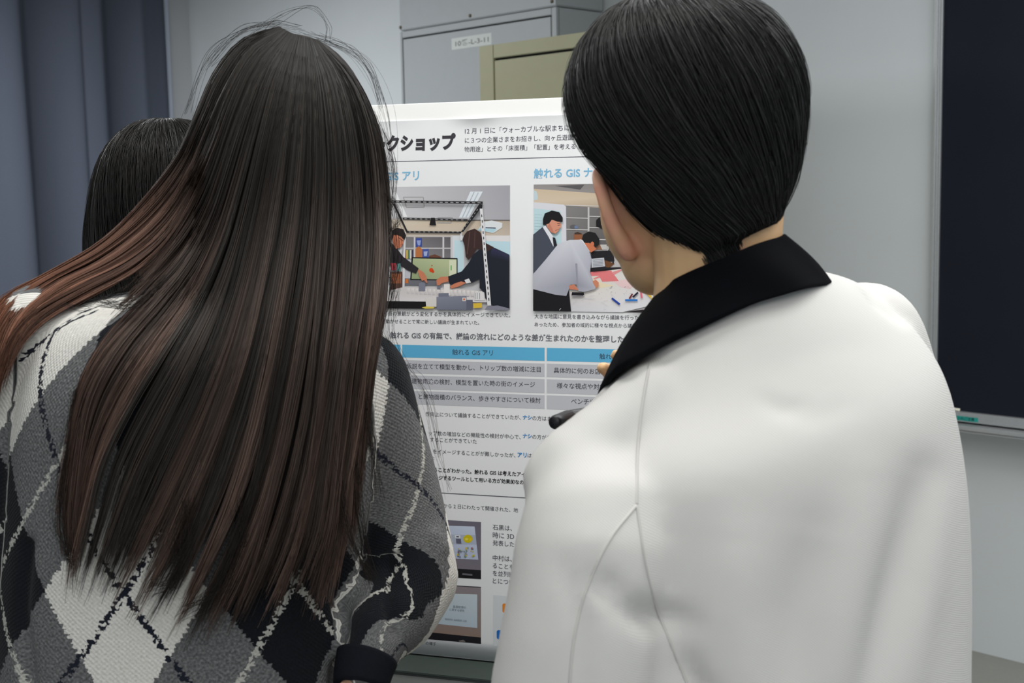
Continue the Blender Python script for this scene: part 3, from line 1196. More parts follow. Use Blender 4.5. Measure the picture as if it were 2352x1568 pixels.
A([(955, 1262), (1010, 1228), (1085, 1204), (1140, 1222), (1060, 1262), (975, 1286)], SKIN)
A([(1120, 1190), (1170, 1172), (1195, 1218), (1140, 1228)], (224, 224, 228))
# near frame: top bar, corner, slotted posts
ph.bar(276, 308, 1326, 322, 28, (38, 38, 42), **q)
for i in range(17):
    ph.bar(292 + i * 61, 309 + i * 0.8, 326 + i * 61, 310 + i * 0.8, 9, (176, 176, 180), **q)
A([(1290, 335), (1326, 340), (1318, 395), (1298, 395), (1108, 650), (1080, 652), (1262, 375)], (34, 34, 38))
for i in range(7):
    ph.bar(1270 - i * 26, 395 + i * 36, 1258 - i * 26, 411 + i * 36, 8, (150, 150, 152), **q)
A([(1294, 388), (1326, 388), (1422, 1476), (1380, 1476)], (226, 226, 230))
for i in range(16):
    t = 0.05 + i * 0.058
    xx, yy = 1311 + 92 * t, 400 + 1075 * t
    ph.bar(xx, yy, xx + 2.5, yy + 30, 10, (44, 44, 48), **q)
ph.bar(232, 1080, 222, 1490, 28, (220, 220, 224), **q)
A([(1380, 1482), (1500, 1476), (1625, 1508), (1625, 1526), (1350, 1524)], (134, 134, 150))
ph.build('printed_photo', sheet)['label'] = 'printed photo of two people reaching over a white model under a slotted frame'

# ---- second photograph (scale 3.92)
ph = Print(PB)
q = dict(ox=1200, oy=360, k=3.92)
A([(102, 250), (1600, 232), (1600, 1418), (102, 1386)], [(150, 146, 146), (110, 108, 108), (220, 218, 220), (160, 158, 160)])
A([(102, 288), (520, 318), (900, 345), (1600, 380), (1600, 500), (700, 468), (390, 440), (102, 412)], [(206, 188, 164)] * 4 + [(170, 150, 130), (182, 164, 142), (200, 182, 160), (214, 198, 178)])
A([(290, 262), (560, 250), (520, 296)], (92, 90, 92))
A([(102, 300), (128, 310), (140, 360), (138, 385), (102, 392)], (196, 214, 222))
A([(395, 440), (1000, 478), (1000, 800), (395, 800)], [(134, 132, 132), (98, 96, 98), (82, 80, 82), (120, 118, 118)])
A([(102, 408), (372, 430), (392, 448), (397, 790), (102, 790)], (218, 220, 228))
A([(102, 465), (345, 490), (356, 800), (102, 800)], (192, 220, 228))
for i in range(6):
    ph.bar(110, 520 + i * 26, 180, 524 + i * 26, 5, (172, 204, 214), **q)
A([(588, 452), (604, 454), (604, 800), (588, 800)], (196, 194, 196))
for y0, xa, xb in ((436, 395, 720), (548, 395, 590), (652, 395, 590), (536, 604, 800), (636, 604, 800), (742, 604, 820)):
    ph.bar(xa, y0, xb, y0 + (xb - xa) * 0.03, 8, (204, 202, 202), **q)
ph.oval(460, 628, 30, 18, (98, 96, 100), **q); A([(470, 620), (502, 622), (502, 646), (470, 646)], (110, 128, 160))
A([(464, 695), (540, 695), (540, 746), (464, 748)], (150, 96, 66)); A([(470, 684), (500, 676), (536, 690), (536, 698), (470, 698)], (70, 54, 48))
A([(665, 570), (700, 540), (760, 560), (770, 640), (715, 648), (665, 628)], (26, 26, 28)); ph.oval(722, 602, 10, 18, (216, 216, 210), **q)
A([(700, 790), (760, 790), (760, 835), (700, 835)], (196, 194, 192)); A([(650, 796), (700, 792), (720, 836), (650, 836)], (150, 110, 88))
# desk, printer and tripod
A([(620, 850), (820, 842), (830, 940), (620, 960)], (32, 32, 36)); A([(745, 930), (832, 962), (780, 1000), (740, 990)], (110, 72, 44))
ph.bar(816, 740, 818, 960, 14, (40, 40, 44), **q); ph.bar(812, 770, 770, 860, 8, (40, 40, 44), **q); ph.bar(822, 790, 895, 985, 9, (44, 44, 48), **q)
ph.bar(812, 770, 824, 790, 10, (180, 170, 60), **q)
A([(616, 1000), (1010, 990), (1010, 1050), (616, 1050)], (38, 36, 40))
# table with the map
A([(420, 1170), (480, 1090), (620, 1040), (900, 1008), (1060, 1050), (1250, 1160), (1320, 1300), (900, 1398), (440, 1392)],
  [(226, 222, 214), (226, 218, 206), (232, 226, 218), (226, 222, 220), (220, 216, 216), (224, 222, 226), (230, 228, 232), (232, 232, 238), (214, 214, 222)])
A([(440, 1135), (600, 1080), (700, 1130), (830, 1160), (700, 1180), (500, 1165)], (236, 222, 192))
A([(820, 1120), (960, 1100), (1060, 1140), (960, 1190), (880, 1170)], (236, 206, 208))
A([(612, 1036), (800, 1022), (870, 1118), (720, 1124), (690, 1070), (618, 1072)], (230, 128, 132))
A([(800, 1040), (890, 1012), (902, 1020), (830, 1062)], (230, 150, 152))
A([(640, 1094), (690, 1072), (700, 1086), (650, 1102)], (232, 140, 142))
rr = random.Random(3)
for i in range(26):
    x, y = rr.uniform(680, 1080), rr.uniform(1165, 1235)
    ph.bar(x, y, x + rr.uniform(-14, 18), y + rr.uniform(-6, 8), 2.2, (150, 150, 158), **q)
for i in range(14):
    x, y = rr.uniform(450, 900), rr.uniform(1230, 1380)
    ph.bar(x, y, x + rr.uniform(-60, 90), y + rr.uniform(-40, 40), 1.6, (190, 190, 202), **q)
A([(620, 918), (738, 908), (748, 985), (628, 998)], (196, 200, 208))
for i in range(5):
    ph.bar(640, 930 + i * 13, 730, 922 + i * 13, 5, (140, 146, 156), **q)
A([(622, 1004), (750, 988), (790, 1010), (640, 1030)], (34, 34, 38))
A([(895, 968), (1000, 962), (1000, 1022), (898, 1020)], (34, 32, 36)); A([(900, 966), (950, 964), (955, 978), (902, 980)], (150, 150, 154))
A([(975, 985), (1005, 950), (1016, 962), (1014, 1010), (1000, 1000)], SKIN)
A([(1130, 1100), (1170, 1110), (1172, 1130), (1132, 1124)], (190, 70, 90))
# pens
for x0, y0, x1, y1, w, c in ((808, 1272, 880, 1328, 18, (36, 70, 160)), (928, 1290, 1040, 1290, 17, (40, 120, 206)), (966, 1276, 994, 1232, 14, (120, 50, 54)),
                             (998, 1262, 1044, 1220, 16, (40, 36, 56)), (1070, 1212, 1078, 1270, 16, (230, 110, 136)), (1110, 1208, 1162, 1264, 18, (236, 196, 60)),
                             (1160, 1280, 1200, 1268, 14, (206, 180, 96)), (1190, 1262, 1230, 1215, 5, (120, 112, 100))):
    ph.bar(x0, y0, x1, y1, w, c, **q)
A([(915, 1398), (1140, 1366), (1200, 1380), (1190, 1404)], (40, 36, 40))
A([(1092, 1370), (1170, 1356), (1176, 1390), (1110, 1400)], (228, 214, 216)); ph.oval(1120, 1374, 11, 9, (210, 50, 66), **q)
# standing person in a suit
A([(102, 700), (186, 632), (240, 660), (318, 790), (318, 850), (240, 1000), (102, 1060)], (72, 78, 92))
A([(186, 632), (212, 620), (278, 712), (318, 790), (282, 806), (240, 720)], (226, 228, 236))
A([(276, 724), (300, 728), (318, 800), (286, 808)], (36, 38, 46))
A([(212, 580), (240, 560), (340, 582), (356, 612), (326, 672), (300, 692), (262, 680), (226, 632)], (214, 148, 124))
A([(190, 560), (206, 510), (270, 484), (336, 498), (368, 548), (366, 588), (320, 584), (270, 566), (245, 600), (212, 612), (190, 612)], (24, 24, 28))
ph.bar(300, 664, 334, 652, 4, (150, 80, 70), **q); ph.bar(318, 600, 346, 596, 5, (70, 44, 40), **q); ph.bar(322, 616, 342, 614, 5, (60, 38, 36), **q)
A([(226, 632), (250, 600), (272, 640), (290, 690), (262, 680)], (196, 128, 106)); A([(340, 612), (358, 634), (342, 640)], (220, 156, 132))
# bending person in a pale jumper
A([(102, 1180), (200, 1210), (400, 1250), (420, 1180), (442, 1390), (102, 1386)], (26, 26, 30))
A([(545, 770), (620, 780), (672, 830), (620, 862), (570, 810)], (206, 120, 84))
A([(540, 744), (552, 700), (600, 672), (660, 684), (698, 740), (694, 790), (660, 815), (650, 770), (610, 768), (575, 776)], (30, 30, 32))
ph.oval(634, 785, 16, 22, (206, 118, 84), **q)
A([(520, 742), (545, 748), (612, 852), (590, 850)], (228, 230, 238))
A([(102, 1055), (210, 930), (330, 782), (430, 748), (530, 746), (600, 830), (628, 920), (612, 1040), (640, 1110), (668, 1155), (660, 1190), (560, 1216), (508, 1206),
   (494, 1150), (440, 1150), (400, 1252), (300, 1240), (102, 1190)],
  [(186, 188, 200), (196, 198, 210), (206, 208, 218), (212, 214, 224), (206, 208, 218), (190, 192, 204), (172, 174, 188), (176, 178, 192), (180, 182, 196),
   (184, 186, 198), (180, 182, 194), (172, 174, 186), (168, 170, 184), (150, 152, 168), (160, 162, 176), (164, 166, 180), (174, 176, 190), (180, 182, 194)])
A([(480, 960), (500, 960), (508, 1195), (494, 1150)], (150, 152, 166))
A([(425, 1158), (470, 1146), (512, 1200), (430, 1190)], (206, 130, 104))
A([(636, 1122), (664, 1104), (692, 1130), (690, 1160), (668, 1182), (650, 1150)], (210, 136, 106))
A([(452, 1218), (556, 1220), (562, 1240), (548, 1252), (446, 1248)], (30, 28, 34)); A([(446, 1246), (548, 1250), (560, 1240), (556, 1254), (450, 1254)], (170, 168, 176))
ph.bar(338, 1380, 352, 1362, 4, (220, 220, 224), **q)
ph.build('printed_photo', sheet)['label'] = 'printed photo of two people over a paper map with coloured pens'

# ---- two small photographs lower down (scale 4.042)
q = dict(ox=840, oy=1180, k=4.042)
ph = Print(PB)
A([(340, 30), (1071, 75), (1071, 605), (340, 560)], [(120, 116, 130), (112, 108, 124), (128, 122, 132), (130, 124, 132)])
A([(340, 480), (1071, 520), (1071, 605), (340, 560)], (34, 32, 36))
A([(480, 100), (1012, 116), (1046, 424), (480, 395)], [(196, 206, 226), (206, 216, 238), (190, 200, 226), (186, 196, 220)])
A([(780, 190), (1022, 196), (1030, 285), (780, 280)], (178, 188, 206))
A([(826, 196), (878, 198), (880, 224), (832, 222)], (226, 228, 236)); ph.bar(842, 210, 866, 211, 12, (70, 70, 84), **q)
A([(838, 228), (884, 230), (890, 276), (842, 274)], (104, 104, 124))
ph.oval(950, 230, 42, 38, (214, 196, 28), **q); ph.oval(938, 232, 16, 12, (236, 222, 90), **q); ph.oval(975, 238, 14, 16, (236, 206, 20), **q)
for i in range(34):
    x, y = rr.uniform(850, 1010), rr.uniform(305, 392)
    w = rr.uniform(9, 18)
    c = rr.choice([(196, 190, 70), (150, 170, 160), (120, 150, 130), (190, 200, 214), (224, 196, 60), (170, 90, 110), (120, 130, 150)])
    A([(x, y), (x + w, y + 1), (x + w, y + w), (x, y + w)], c)
ph.bar(900, 556, 992, 563, 16, (110, 108, 116), **q)
ph.build('printed_photo', sheet)['label'] = 'small printed photo of a screen with a yellow shape, upper of two'
ph = Print(PB)
A([(340, 640), (1071, 678), (1071, 1205), (340, 1140)], [(152, 142, 146), (146, 138, 144), (150, 128, 116), (152, 132, 122)])
A([(340, 632), (1071, 676), (1071, 684), (340, 642)], (58, 56, 62))
A([(340, 1070), (1071, 1146), (1071, 1205), (340, 1140)], (32, 32, 38))
A([(480, 730), (1036, 746), (1036, 1058), (480, 1000)], [(200, 214, 222), (206, 220, 228), (192, 208, 222), (188, 204, 218)])
ph.poly([(860, 1176), (905, 1166), (930, 1184), (880, 1190)], (120, 114, 110), **q)
ph.build('printed_photo', sheet)['label'] = 'small printed photo of a title slide, lower of two'
sl = Print(PB + 3e-4)
sl.text('画像取得の', 1041, 1071, 1392, (128, 142, 152))
sl.text('に関する研究', 1033, 1067, 1399, (128, 142, 152))
sl.text('情報学科 指導教員 山田', 1022, 1072, 1421, (140, 152, 162))
sl.build('slide_lettering', sheet)

# table under the board
zt_ = (PO + E2 * bbot)[2]
th_ = np.array([E1[0], E1[1], 0]); th_ /= np.linalg.norm(th_)
tn = np.array([th_[1], -th_[0], 0])
if np.dot(tn, CAM - PO) < 0:
    tn = -tn
tO = PO + E2 * bbot; tO = np.array([tO[0], tO[1], 0])
fe = hit(1050, 1551, (0, 0, zt_), Z)                          # front edge of the table top
fd = np.dot(fe - tO, tn)
tfw = (tO, th_, tn, Z)
tbl = empty('table', tuple(tO), 'table with a dark green-grey top and pale grey front, under the display board', 'table')
box_obj('tabletop', tfw, (-0.75, fd - 0.50, zt_ - 0.006), (0.36, fd, zt_ - 0.002), M['table_top'], tbl, 0.001)
box_obj('apron', tfw, (-0.75, fd - 0.50, zt_ - 0.33), (0.36, fd - 0.002, zt_ - 0.006), M['table_side'], tbl, 0.003)
for sx in (-0.70, 0.31):
    for dy in (fd - 0.46, fd - 0.05):
        box_obj('leg', tfw, (sx - 0.02, dy - 0.02, 0), (sx + 0.02, dy + 0.02, zt_ - 0.33), M['dark_metal'], tbl, 0.003)

# ================================================================== PEOPLE
def leg_points(hip, knee_off, foot):
    hip, foot = np.asarray(hip), np.asarray(foot)
    knee = np.array([(hip[0] + foot[0]) / 2 + knee_off[0], (hip[1] + foot[1]) / 2 + knee_off[1], 0.50])
    return [hip, knee, foot]


def trousers_and_shoes(root, hipc, face, half, zhip, m=None):
    """legs: body chains returned; trousers and shoes are parts"""
    face = np.asarray(face) / np.linalg.norm(face)
    side = np.array([face[1], -face[0], 0])
    tr = Blob()
    legs = []
    for s in (-1, 1):
        hp = np.array([hipc[0], hipc[1], zhip]) + side * half * s
        ft = np.array([hipc[0], hipc[1], 0.09]) + side * (half + 0.015) * s - face * 0.02
        pts = leg_points(hp, face[:2] * 0.02, ft)
        legs.append(pts)
        tr.chain([pts[0], pts[1], pts[2] + np.array([0, 0, 0.0])], [0.095, 0.068, 0.058], 18)
        sb = Blob()
        base = ft * np.array([1, 1, 0])
        sb.chain([base - face * 0.05 + Z * 0.042, base + face * 0.06 + Z * 0.040, base + face * 0.16 + Z * 0.034], [0.040, 0.040, 0.032], 14)
        me = sb.build(0.008, 3, 'shoe')
        v = verts_of(me); v[:, 2] = np.maximum(v[:, 2], 0.001)
        me.vertices.foreach_set('co', v.astype(np.float32).ravel())
        me.materials.append(M['shoe'])
        link('shoe', me, root)
    tr.ell(np.array([hipc[0], hipc[1], zhip + 0.03]), side * (half + 0.085), face * 0.105, Z * 0.13)
    me = tr.build(0.012, 6, 'trousers')
    me.materials.append(M['trouser'])
    link('trousers', me, root)
    return legs


def head_parts(b, c, face, up, s=1.0):
    """skull, jaw, nose, brow, lips and ears around head centre c; face = looking direction, up = crown direction"""
    f = np.asarray(face, float); f /= np.linalg.norm(f)
    u = np.asarray(up, float); u = u - f * np.dot(u, f); u /= np.linalg.norm(u)
    r = np.cross(f, u)
    b.ell(c + u * 0.015 * s, r * 0.072 * s, f * 0.093 * s, u * 0.100 * s, 28, 20)
    b.ell(c + f * 0.035 * s - u * 0.045 * s, r * 0.060 * s, f * 0.056 * s, u * 0.070 * s, 24, 16)
    b.ell(c + f * 0.058 * s - u * 0.092 * s, r * 0.036 * s, f * 0.034 * s, u * 0.026 * s, 18, 12)
    b.chain([c + f * 0.090 * s + u * 0.010 * s, c + f * 0.104 * s - u * 0.022 * s, c + f * 0.108 * s - u * 0.036 * s], [0.008 * s, 0.010 * s, 0.012 * s], 10)
    for k in (-1, 1):
        b.ell(c + f * 0.098 * s - u * 0.038 * s + r * 0.011 * s * k, r * 0.008 * s, f * 0.009 * s, u * 0.007 * s, 10, 8)
        b.ell(c + f * 0.084 * s + u * 0.024 * s + r * 0.030 * s * k, r * 0.024 * s, f * 0.010 * s, u * 0.007 * s, 12, 8)
        b.ell(c + f * 0.074 * s - u * 0.020 * s + r * 0.038 * s * k, r * 0.020 * s, f * 0.016 * s, u * 0.018 * s, 12, 8)
    for dz, w in ((-0.062, 0.021), (-0.070, 0.019)):
        b.ell(c + f * 0.092 * s + u * dz * s, r * w * s, f * 0.008 * s, u * 0.0055 * s, 14, 8)
    return f, u, r


def eyes(root, c, f, u, r, s=1.0):
    for k in (-1, 1):
        V, Fc = sphere_data(c + f * 0.0775 * s + u * 0.006 * s + r * 0.031 * s * k, (r * 0.0125 * s, f * 0.0125 * s, u * 0.010 * s), 16, 12)
        pc = c + f * 0.0895 * s + u * 0.005 * s + r * 0.031 * s * k
        dark = np.linalg.norm(np.array(V) - pc, axis=1) < 0.0062 * s
        cols = np.where(dark[:, None], np.array([0.01, 0.007, 0.005]), np.array([0.7, 0.69, 0.66]))
        link('eye', np_mesh('eye', V, Fc, True, cols, (M['print'],)), root)


def hand(b, wrist, dirv, palm_n, curl=0.5, s=1.0, side=1):
    """palm, four fingers and thumb, appended to blob b"""
    d = np.asarray(dirv, float); d /= np.linalg.norm(d)
    n = np.asarray(palm_n, float); n = n - d * np.dot(n, d); n /= np.linalg.norm(n)
    w = np.cross(d, n) * side
    pc = wrist + d * 0.048 * s
    b.ell(pc, d * 0.050 * s, w * 0.040 * s, n * 0.0145 * s, 18, 12)
    for i, L in enumerate((0.068, 0.078, 0.073, 0.056)):
        base = wrist + d * 0.088 * s + w * (0.030 - i * 0.0195) * s
        pts, a, p = [base - d * 0.02 * s], curl * (0.45 + 0.06 * i), base.copy()
        pts.append(p.copy())
        for seg in (0.44, 0.31, 0.25):
            p = p + (d * math.cos(a) + n * math.sin(a)) * L * s * seg
            pts.append(p.copy())
            a += curl * 0.75
        b.chain(pts, [0.0088 * s, 0.0086 * s, 0.0080 * s, 0.0074 * s, 0.0064 * s], 10)
    tb0 = wrist + d * 0.022 * s + w * 0.028 * s
    t1_ = tb0 + (d * 0.55 + w * 0.75 + n * 0.25) * 0.034 * s
    t2_ = t1_ + (d * 0.85 + w * 0.25 + n * 0.45) * 0.030 * s
    t3_ = t2_ + (d * 0.85 - w * 0.05 + n * 0.50) * 0.024 * s
    b.chain([tb0, t1_, t2_, t3_], [0.0135 * s, 0.0110 * s, 0.0095 * s, 0.0078 * s], 10)


def hair_loft(sections, n=46, nu=96):
    G = loft_grid(sections, n, nu)
    return G


def sample_grid(G, v, ph):
    """bilinear lookup, v in 0..1, ph in radians"""
    n, nu, _ = G.shape
    a = np.clip(v, 0, 0.9999) * (n - 1)
    i = np.floor(a).astype(int); fa = (a - i)[..., None]
    b = (ph / (2 * PI) % 1) * nu
    j = np.floor(b).astype(int) % nu; fb = (b - np.floor(b))[..., None]
    j2 = (j + 1) % nu
    return (G[i, j] * (1 - fa) * (1 - fb) + G[i + 1, j] * fa * (1 - fb) + G[i, j2] * (1 - fa) * fb + G[i + 1, j2] * fa * fb)


def short_hair(name, G, centre, face, N, root, m, length=(0.18, 0.34), drift=0.25, lift=0.006, face_cos=0.35, face_v=0.36,
               base=(0.0185, 0.0188, 0.0192), rad=0.00042, inset=0.006, vmax=1.0, top=0.0):
    """strands lying along the loft surface from crown to hairline, over a closed cap slightly under them"""
    n, nu, _ = G.shape
    ctr = G.mean(1, keepdims=True)
    f = np.asarray(face, float); f[2] = 0; f /= np.linalg.norm(f)
    K = 9
    v0 = rng.uniform(top, 0.97, N)
    ph0 = rng.uniform(0, 2 * PI, N)
    L = rng.uniform(*length, N)
    t = np.linspace(0, 1, K)
    clump = noise1(ph0 * 14 + 3, 5) * 0.5 + noise1(ph0 * 31 + v0 * 9, 6) * 0.5
    v = v0[:, None] + L[:, None] * t[None]
    ph = ph0[:, None] + (drift + 0.10 * clump[:, None] + rng.normal(0, 0.05, (N, 1))) * t[None] * L[:, None] / 0.3
    over = np.maximum(v - vmax, 0)
    v = np.minimum(v, vmax) 
    pts = sample_grid(G, v, ph)
    cc = sample_grid(np.repeat(ctr, nu, 1), v, ph)
    nrm = pts - cc
    nrm[..., 2] *= 0.3
    nrm /= np.linalg.norm(nrm, axis=2, keepdims=True) + 1e-9
    lay = rng.uniform(-0.006, 0.0015, (N, 1)) + 0.0022 * clump[:, None]
    pts = pts + nrm * (lay + lift * (t[None] * (1 - 0.5 * t[None])) * rng.uniform(0.1, 1.0, (N, 1)))[..., None] * 1.0
    pts[..., 2] -= over * 0.10
    # leave the face free
    def is_face(p, vv):
        dd = p - centre
        dd = dd / (np.linalg.norm(dd[..., :2], axis=-1, keepdims=True) + 1e-9)
        return (dd @ f > face_cos) & (vv > face_v)
    keep = ~is_face(pts[:, 0], v[:, 0]) & ~is_face(pts[:, -1], v[:, -1] - 0.06)
    pts, clump, v0k = pts[keep], clump[keep], v0[keep]
    k = len(pts)
    shade = np.exp(rng.normal(0, 0.28, (k, 1)) + 0.25 * clump[:, None])
    cols = np.array(base)[None, None] * np.broadcast_to(shade, (k, K))[..., None]
    rd = rad * rng.uniform(0.7, 1.2, (k, 1)) * (1 - 0.75 * t[None] ** 2)
    # cap
    cg = ctr + (G - ctr) * (1 - inset / np.maximum(np.linalg.norm(G - ctr, axis=2, keepdims=True), 0.012))
    vv = np.linspace(0, 1, n)
    EV = cg.reshape(-1, 3)
    fm = is_face(cg, np.repeat(vv[:, None], nu, 1))
    EQ = []
    for a in range(n - 1):
        for b in range(nu):
            b2 = (b + 1) % nu
            if not (fm[a, b] and fm[a + 1, b2]) and vv[a + 1] <= vmax:
                EQ.append((a * nu + b, (a + 1) * nu + b, (a + 1) * nu + b2, a * nu + b2))
    EV = np.concatenate([EV, cg[:1].mean(1)])
    for b in range(0, nu // 2 - 1):
        EQ.append((b, b + 1, nu - 2 - b, nu - 1 - b))
    EC = np.tile(np.array(base) * 0.6, (len(EV), 1))
    me = strand_mesh(name, pts, rd, cols, m, (EV, EQ, EC))
    return link(name, me, root)


# ------------------------------------------------------------------ person in the white jacket
def build_man():
    root = empty('person', tuple(np.array([P(1700, 1000, 1.09)[0], P(1700, 1000, 1.09)[1], 0])),
                 'person with short black hair in a white jacket with black collar, seen from behind', 'person')
    face = np.array([-0.36, 0.93, -0.10])
    hc = P(1592, 335, 1.11)
    up = np.array([-0.05, 0.06, 1.0])
    # torso sections of the jacket: left end, right end, half depth
    def J(lx, ly, lD, rx, ry, rD, hd):
        return (P(lx, ly, lD), P(rx, ry, rD), hd)
    secs = [J(1590, 690, 1.045, 1760, 596, 1.135, 0.050),
            J(1548, 792, 1.015, 1915, 640, 1.18, 0.066),
            J(1462, 925, 0.995, 1995, 715, 1.19, 0.090),
            J(1345, 1075, 0.975, 2060, 830, 1.19, 0.116),
            J(1330, 1220, 0.97, 2095, 1000, 1.19, 0.123),
            J(1335, 1400, 0.97, 2110, 1220, 1.18, 0.126),
            J(1345, 1620, 0.97, 2110, 1470, 1.17, 0.128),
            J(1345, 1900, 0.98, 2110, 1800, 1.16, 0.130),
            J(1345, 2250, 1.00, 2100, 2160, 1.15, 0.130)]
    jb = Blob()
    jb.loft(secs, 60, 48, 2.3)
    # sleeves
    la = [P(1338, 1090, 0.985), P(1368, 1200, 0.965), P(1345, 1380, 0.95), P(1318, 1568, 0.945), P(1300, 1780, 0.95)]
    lelbow = P(1300, 1840, 0.96)
    lwrist = P(1375, 1300, 1.24)
    lr = [0.041, 0.058, 0.058, 0.060, 0.062]
    jb.chain(la, lr, 24)
    jb.chain([la[-1], lelbow, (lelbow + lwrist) / 2 + Z * -0.01, lwrist + (lelbow - lwrist) * 0.18], [0.062, 0.058, 0.052, 0.046], 20)
    ra = [P(1985, 786, 1.195), P(2020, 920, 1.20), P(2045, 1110, 1.20), P(2050, 1400, 1.20), P(2045, 1750, 1.20)]
    relbow = P(2060, 1830, 1.21)
    rwrist = P(1598, 1040, 1.36)
    jb.chain(ra, [0.056, 0.058, 0.058, 0.058, 0.058], 24)
    jb.chain([ra[-1], relbow, (relbow + rwrist) / 2, rwrist + (relbow - rwrist) * 0.15], [0.058, 0.056, 0.050, 0.044], 20)
    jb.chain([P(1500, 930, 1.01), P(1451, 968, 1.0), P(1352, 1040, 0.985), P(1292, 1104, 0.985)], [0.034, 0.031, 0.030, 0.032], 20)
    jm = jb.build(0.006, 10, 'jacket')
    # folds pressed into the cloth
    V = verts_of(jm); Nn = normals_of(jm)
    pj = project(V)
    facing = np.clip(-(Nn @ _F) * 2.5, 0, 1)

    def fold(poly, width, amp):
        pl_ = np.array(poly, float)
        best = np.full(len(V), 1e9); tt = np.zeros(len(V))
        L = np.concatenate([[0], np.cumsum(np.linalg.norm(np.diff(pl_, axis=0), axis=1))])
        for i in range(len(pl_) - 1):
            a, b = pl_[i], pl_[i + 1]
            ab = b - a
            t = np.clip(((pj[:, :2] - a) @ ab) / (ab @ ab), 0, 1)
            dd = np.linalg.norm(pj[:, :2] - (a + t[:, None] * ab), axis=1)
            m_ = dd < best
            best[m_] = dd[m_]; tt[m_] = (L[i] + t[m_] * np.linalg.norm(ab)) / L[-1]
        w = np.exp(-(best / width) ** 2) * np.sin(np.clip(tt * 0.9 + 0.05, 0, 1) * PI) ** 0.5 * facing
        V[:] = V + Nn * (amp * w)[:, None]

    fold([(2120, 1090), (2090, 1220), (2040, 1400), (1985, 1620)], 46, -0.009)
    fold([(1990, 1100), (1970, 1300), (1930, 1600)], 60, 0.005)
    fold([(2150, 1150), (2140, 1350), (2090, 1600)], 34, 0.003)
    fold([(1870, 1230), (1840, 1400), (1830, 1640)], 62, -0.008)
    fold([(1700, 1240), (1680, 1420), (1700, 1640)], 60, 0.005)
    fold([(1370, 1325), (1415, 1372)], 30, -0.007)
    fold([(1440, 1395), (1500, 1418), (1580, 1430)], 34, -0.011)
    fold([(1560, 1500), (1590, 1565), (1640, 1640)], 34, -0.010)
    fold([(1300, 1300), (1340, 1430), (1330, 1600)], 26, -0.003)
    fold([(1980, 640), (2020, 690), (2075, 735)], 16, -0.006)
    fold([(1760, 840), (1900, 800), (2020, 790)], 40, -0.0012)
    fold([(1750, 910), (1800, 935), (1860, 930)], 20, -0.0016)
    fold([(1760, 935), (1860, 960), (1960, 930)], 26, -0.0012)
    # gentle unevenness of soft cloth
    V += Nn * np.array([mnoise.noise(Vector(v * 7.0)) for v in V])[:, None] * 0.0018
    jm.vertices.foreach_set('co', V.astype(np.float32).ravel())
    jm.update()
    jm.materials.append(M['jacket'])
    jacket = link('jacket', jm, root)
    bv = BVHTree.FromPolygons([tuple(v) for v in V], [tuple(p.vertices) for p in jm.polygons])

    def on_cloth(px, py, off=0.0):
        r = ray(px, py); r = r / np.linalg.norm(r)
        h = bv.ray_cast(Vector(CAM), Vector(r))
        if h[0] is None:
            return None
        return np.array(h[0]) + np.array(h[1]) * off * (1 if np.dot(np.array(h[1]), r) < 0 else -1)

    SV, SF = [], []
    for poly in ([(1492, 838), (1474, 940), (1464, 1050), (1462, 1160)],
                 [(1462, 1160), (1400, 1240), (1345, 1360), (1318, 1470), (1306, 1600)],
                 [(1462, 1160), (1482, 1290), (1510, 1400), (1550, 1500), (1590, 1600)]):
        pp_ = catmull(poly, 60)
        pts = [on_cloth(x, y, 0.0002) for x, y in pp_]
        pts = np.array([p for p in pts if p is not None])
        for k in range(3):
            pts[1:-1] = (pts[:-2] + pts[1:-1] * 2 + pts[2:]) / 4
        a, b = tube_data(pts, 0.0011, 6)
        n0 = len(SV)
        SV += list(a); SF += [tuple(i + n0 for i in f) for f in b]
    link('seam', np_mesh('seam', SV, SF, True, mats=(M['seam'],)), jacket)
    # collar: a turned-down band standing round the neck
    upc = [(1440, 840, 1.235), (1475, 760, 1.175), (1523, 680, 1.105), (1590, 630, 1.045), (1690, 582, 1.025), (1789, 547, 1.060),
           (1790, 552, 1.10), (1770, 575, 1.15), (1700, 625, 1.21), (1600, 700, 1.25)]
    loc = [(1380, 960, 1.20), (1390, 903, 1.09), (1440, 868, 0), (1490, 838, 0), (1545, 806, 0), (1600, 778, 0), (1670, 742, 0), (1740, 708, 0), (1820, 683, 0),
           (1898, 656, 1.095), (1896, 660, 1.14), (1860, 680, 1.20), (1780, 735, 1.25), (1650, 810, 1.28)]
    lpts = []
    for x, y, D in loc:
        h = on_cloth(x, y, 0.007) if D == 0 else P(x, y, D)
        lpts.append(h if h is not None else P(x, y, 1.02))
    UP = [P(*p) for p in upc]
    U_ = np.concatenate([catmull(UP[:6], 43)[:-1], catmull(UP[5:], 18)])
    L_ = np.concatenate([catmull(lpts[:10], 43)[:-1], catmull(lpts[9:], 18)])
    nv = 14
    G = []
    for k in range(60):
        out = (L_[k] - U_[k])
        nrm = U_[k] - np.array([P(1660, 700, 1.12)[0], P(1660, 700, 1.12)[1], U_[k][2]])
        nrm[2] = 0; nrm /= np.linalg.norm(nrm) + 1e-9
        for j in range(nv):
            t = j / (nv - 1)
            G.append(U_[k] + out * t + nrm * 0.004 * math.sin(PI * t))
    me = np_mesh('collar', G, grid_faces(60, nv, False, False), True, mats=(M['collar'],))
    co = link('collar', me, jacket)
    co['label'] = 'black turned-down collar'
    so = co.modifiers.new('t', 'SOLIDIFY'); so.thickness = 0.006; so.offset = -1
    bvm = co.modifiers.new('b', 'BEVEL'); bvm.width = 0.0015; bvm.segments = 2
    # body
    b = Blob()
    f, u, r = head_parts(b, hc, face, up, 1.03)
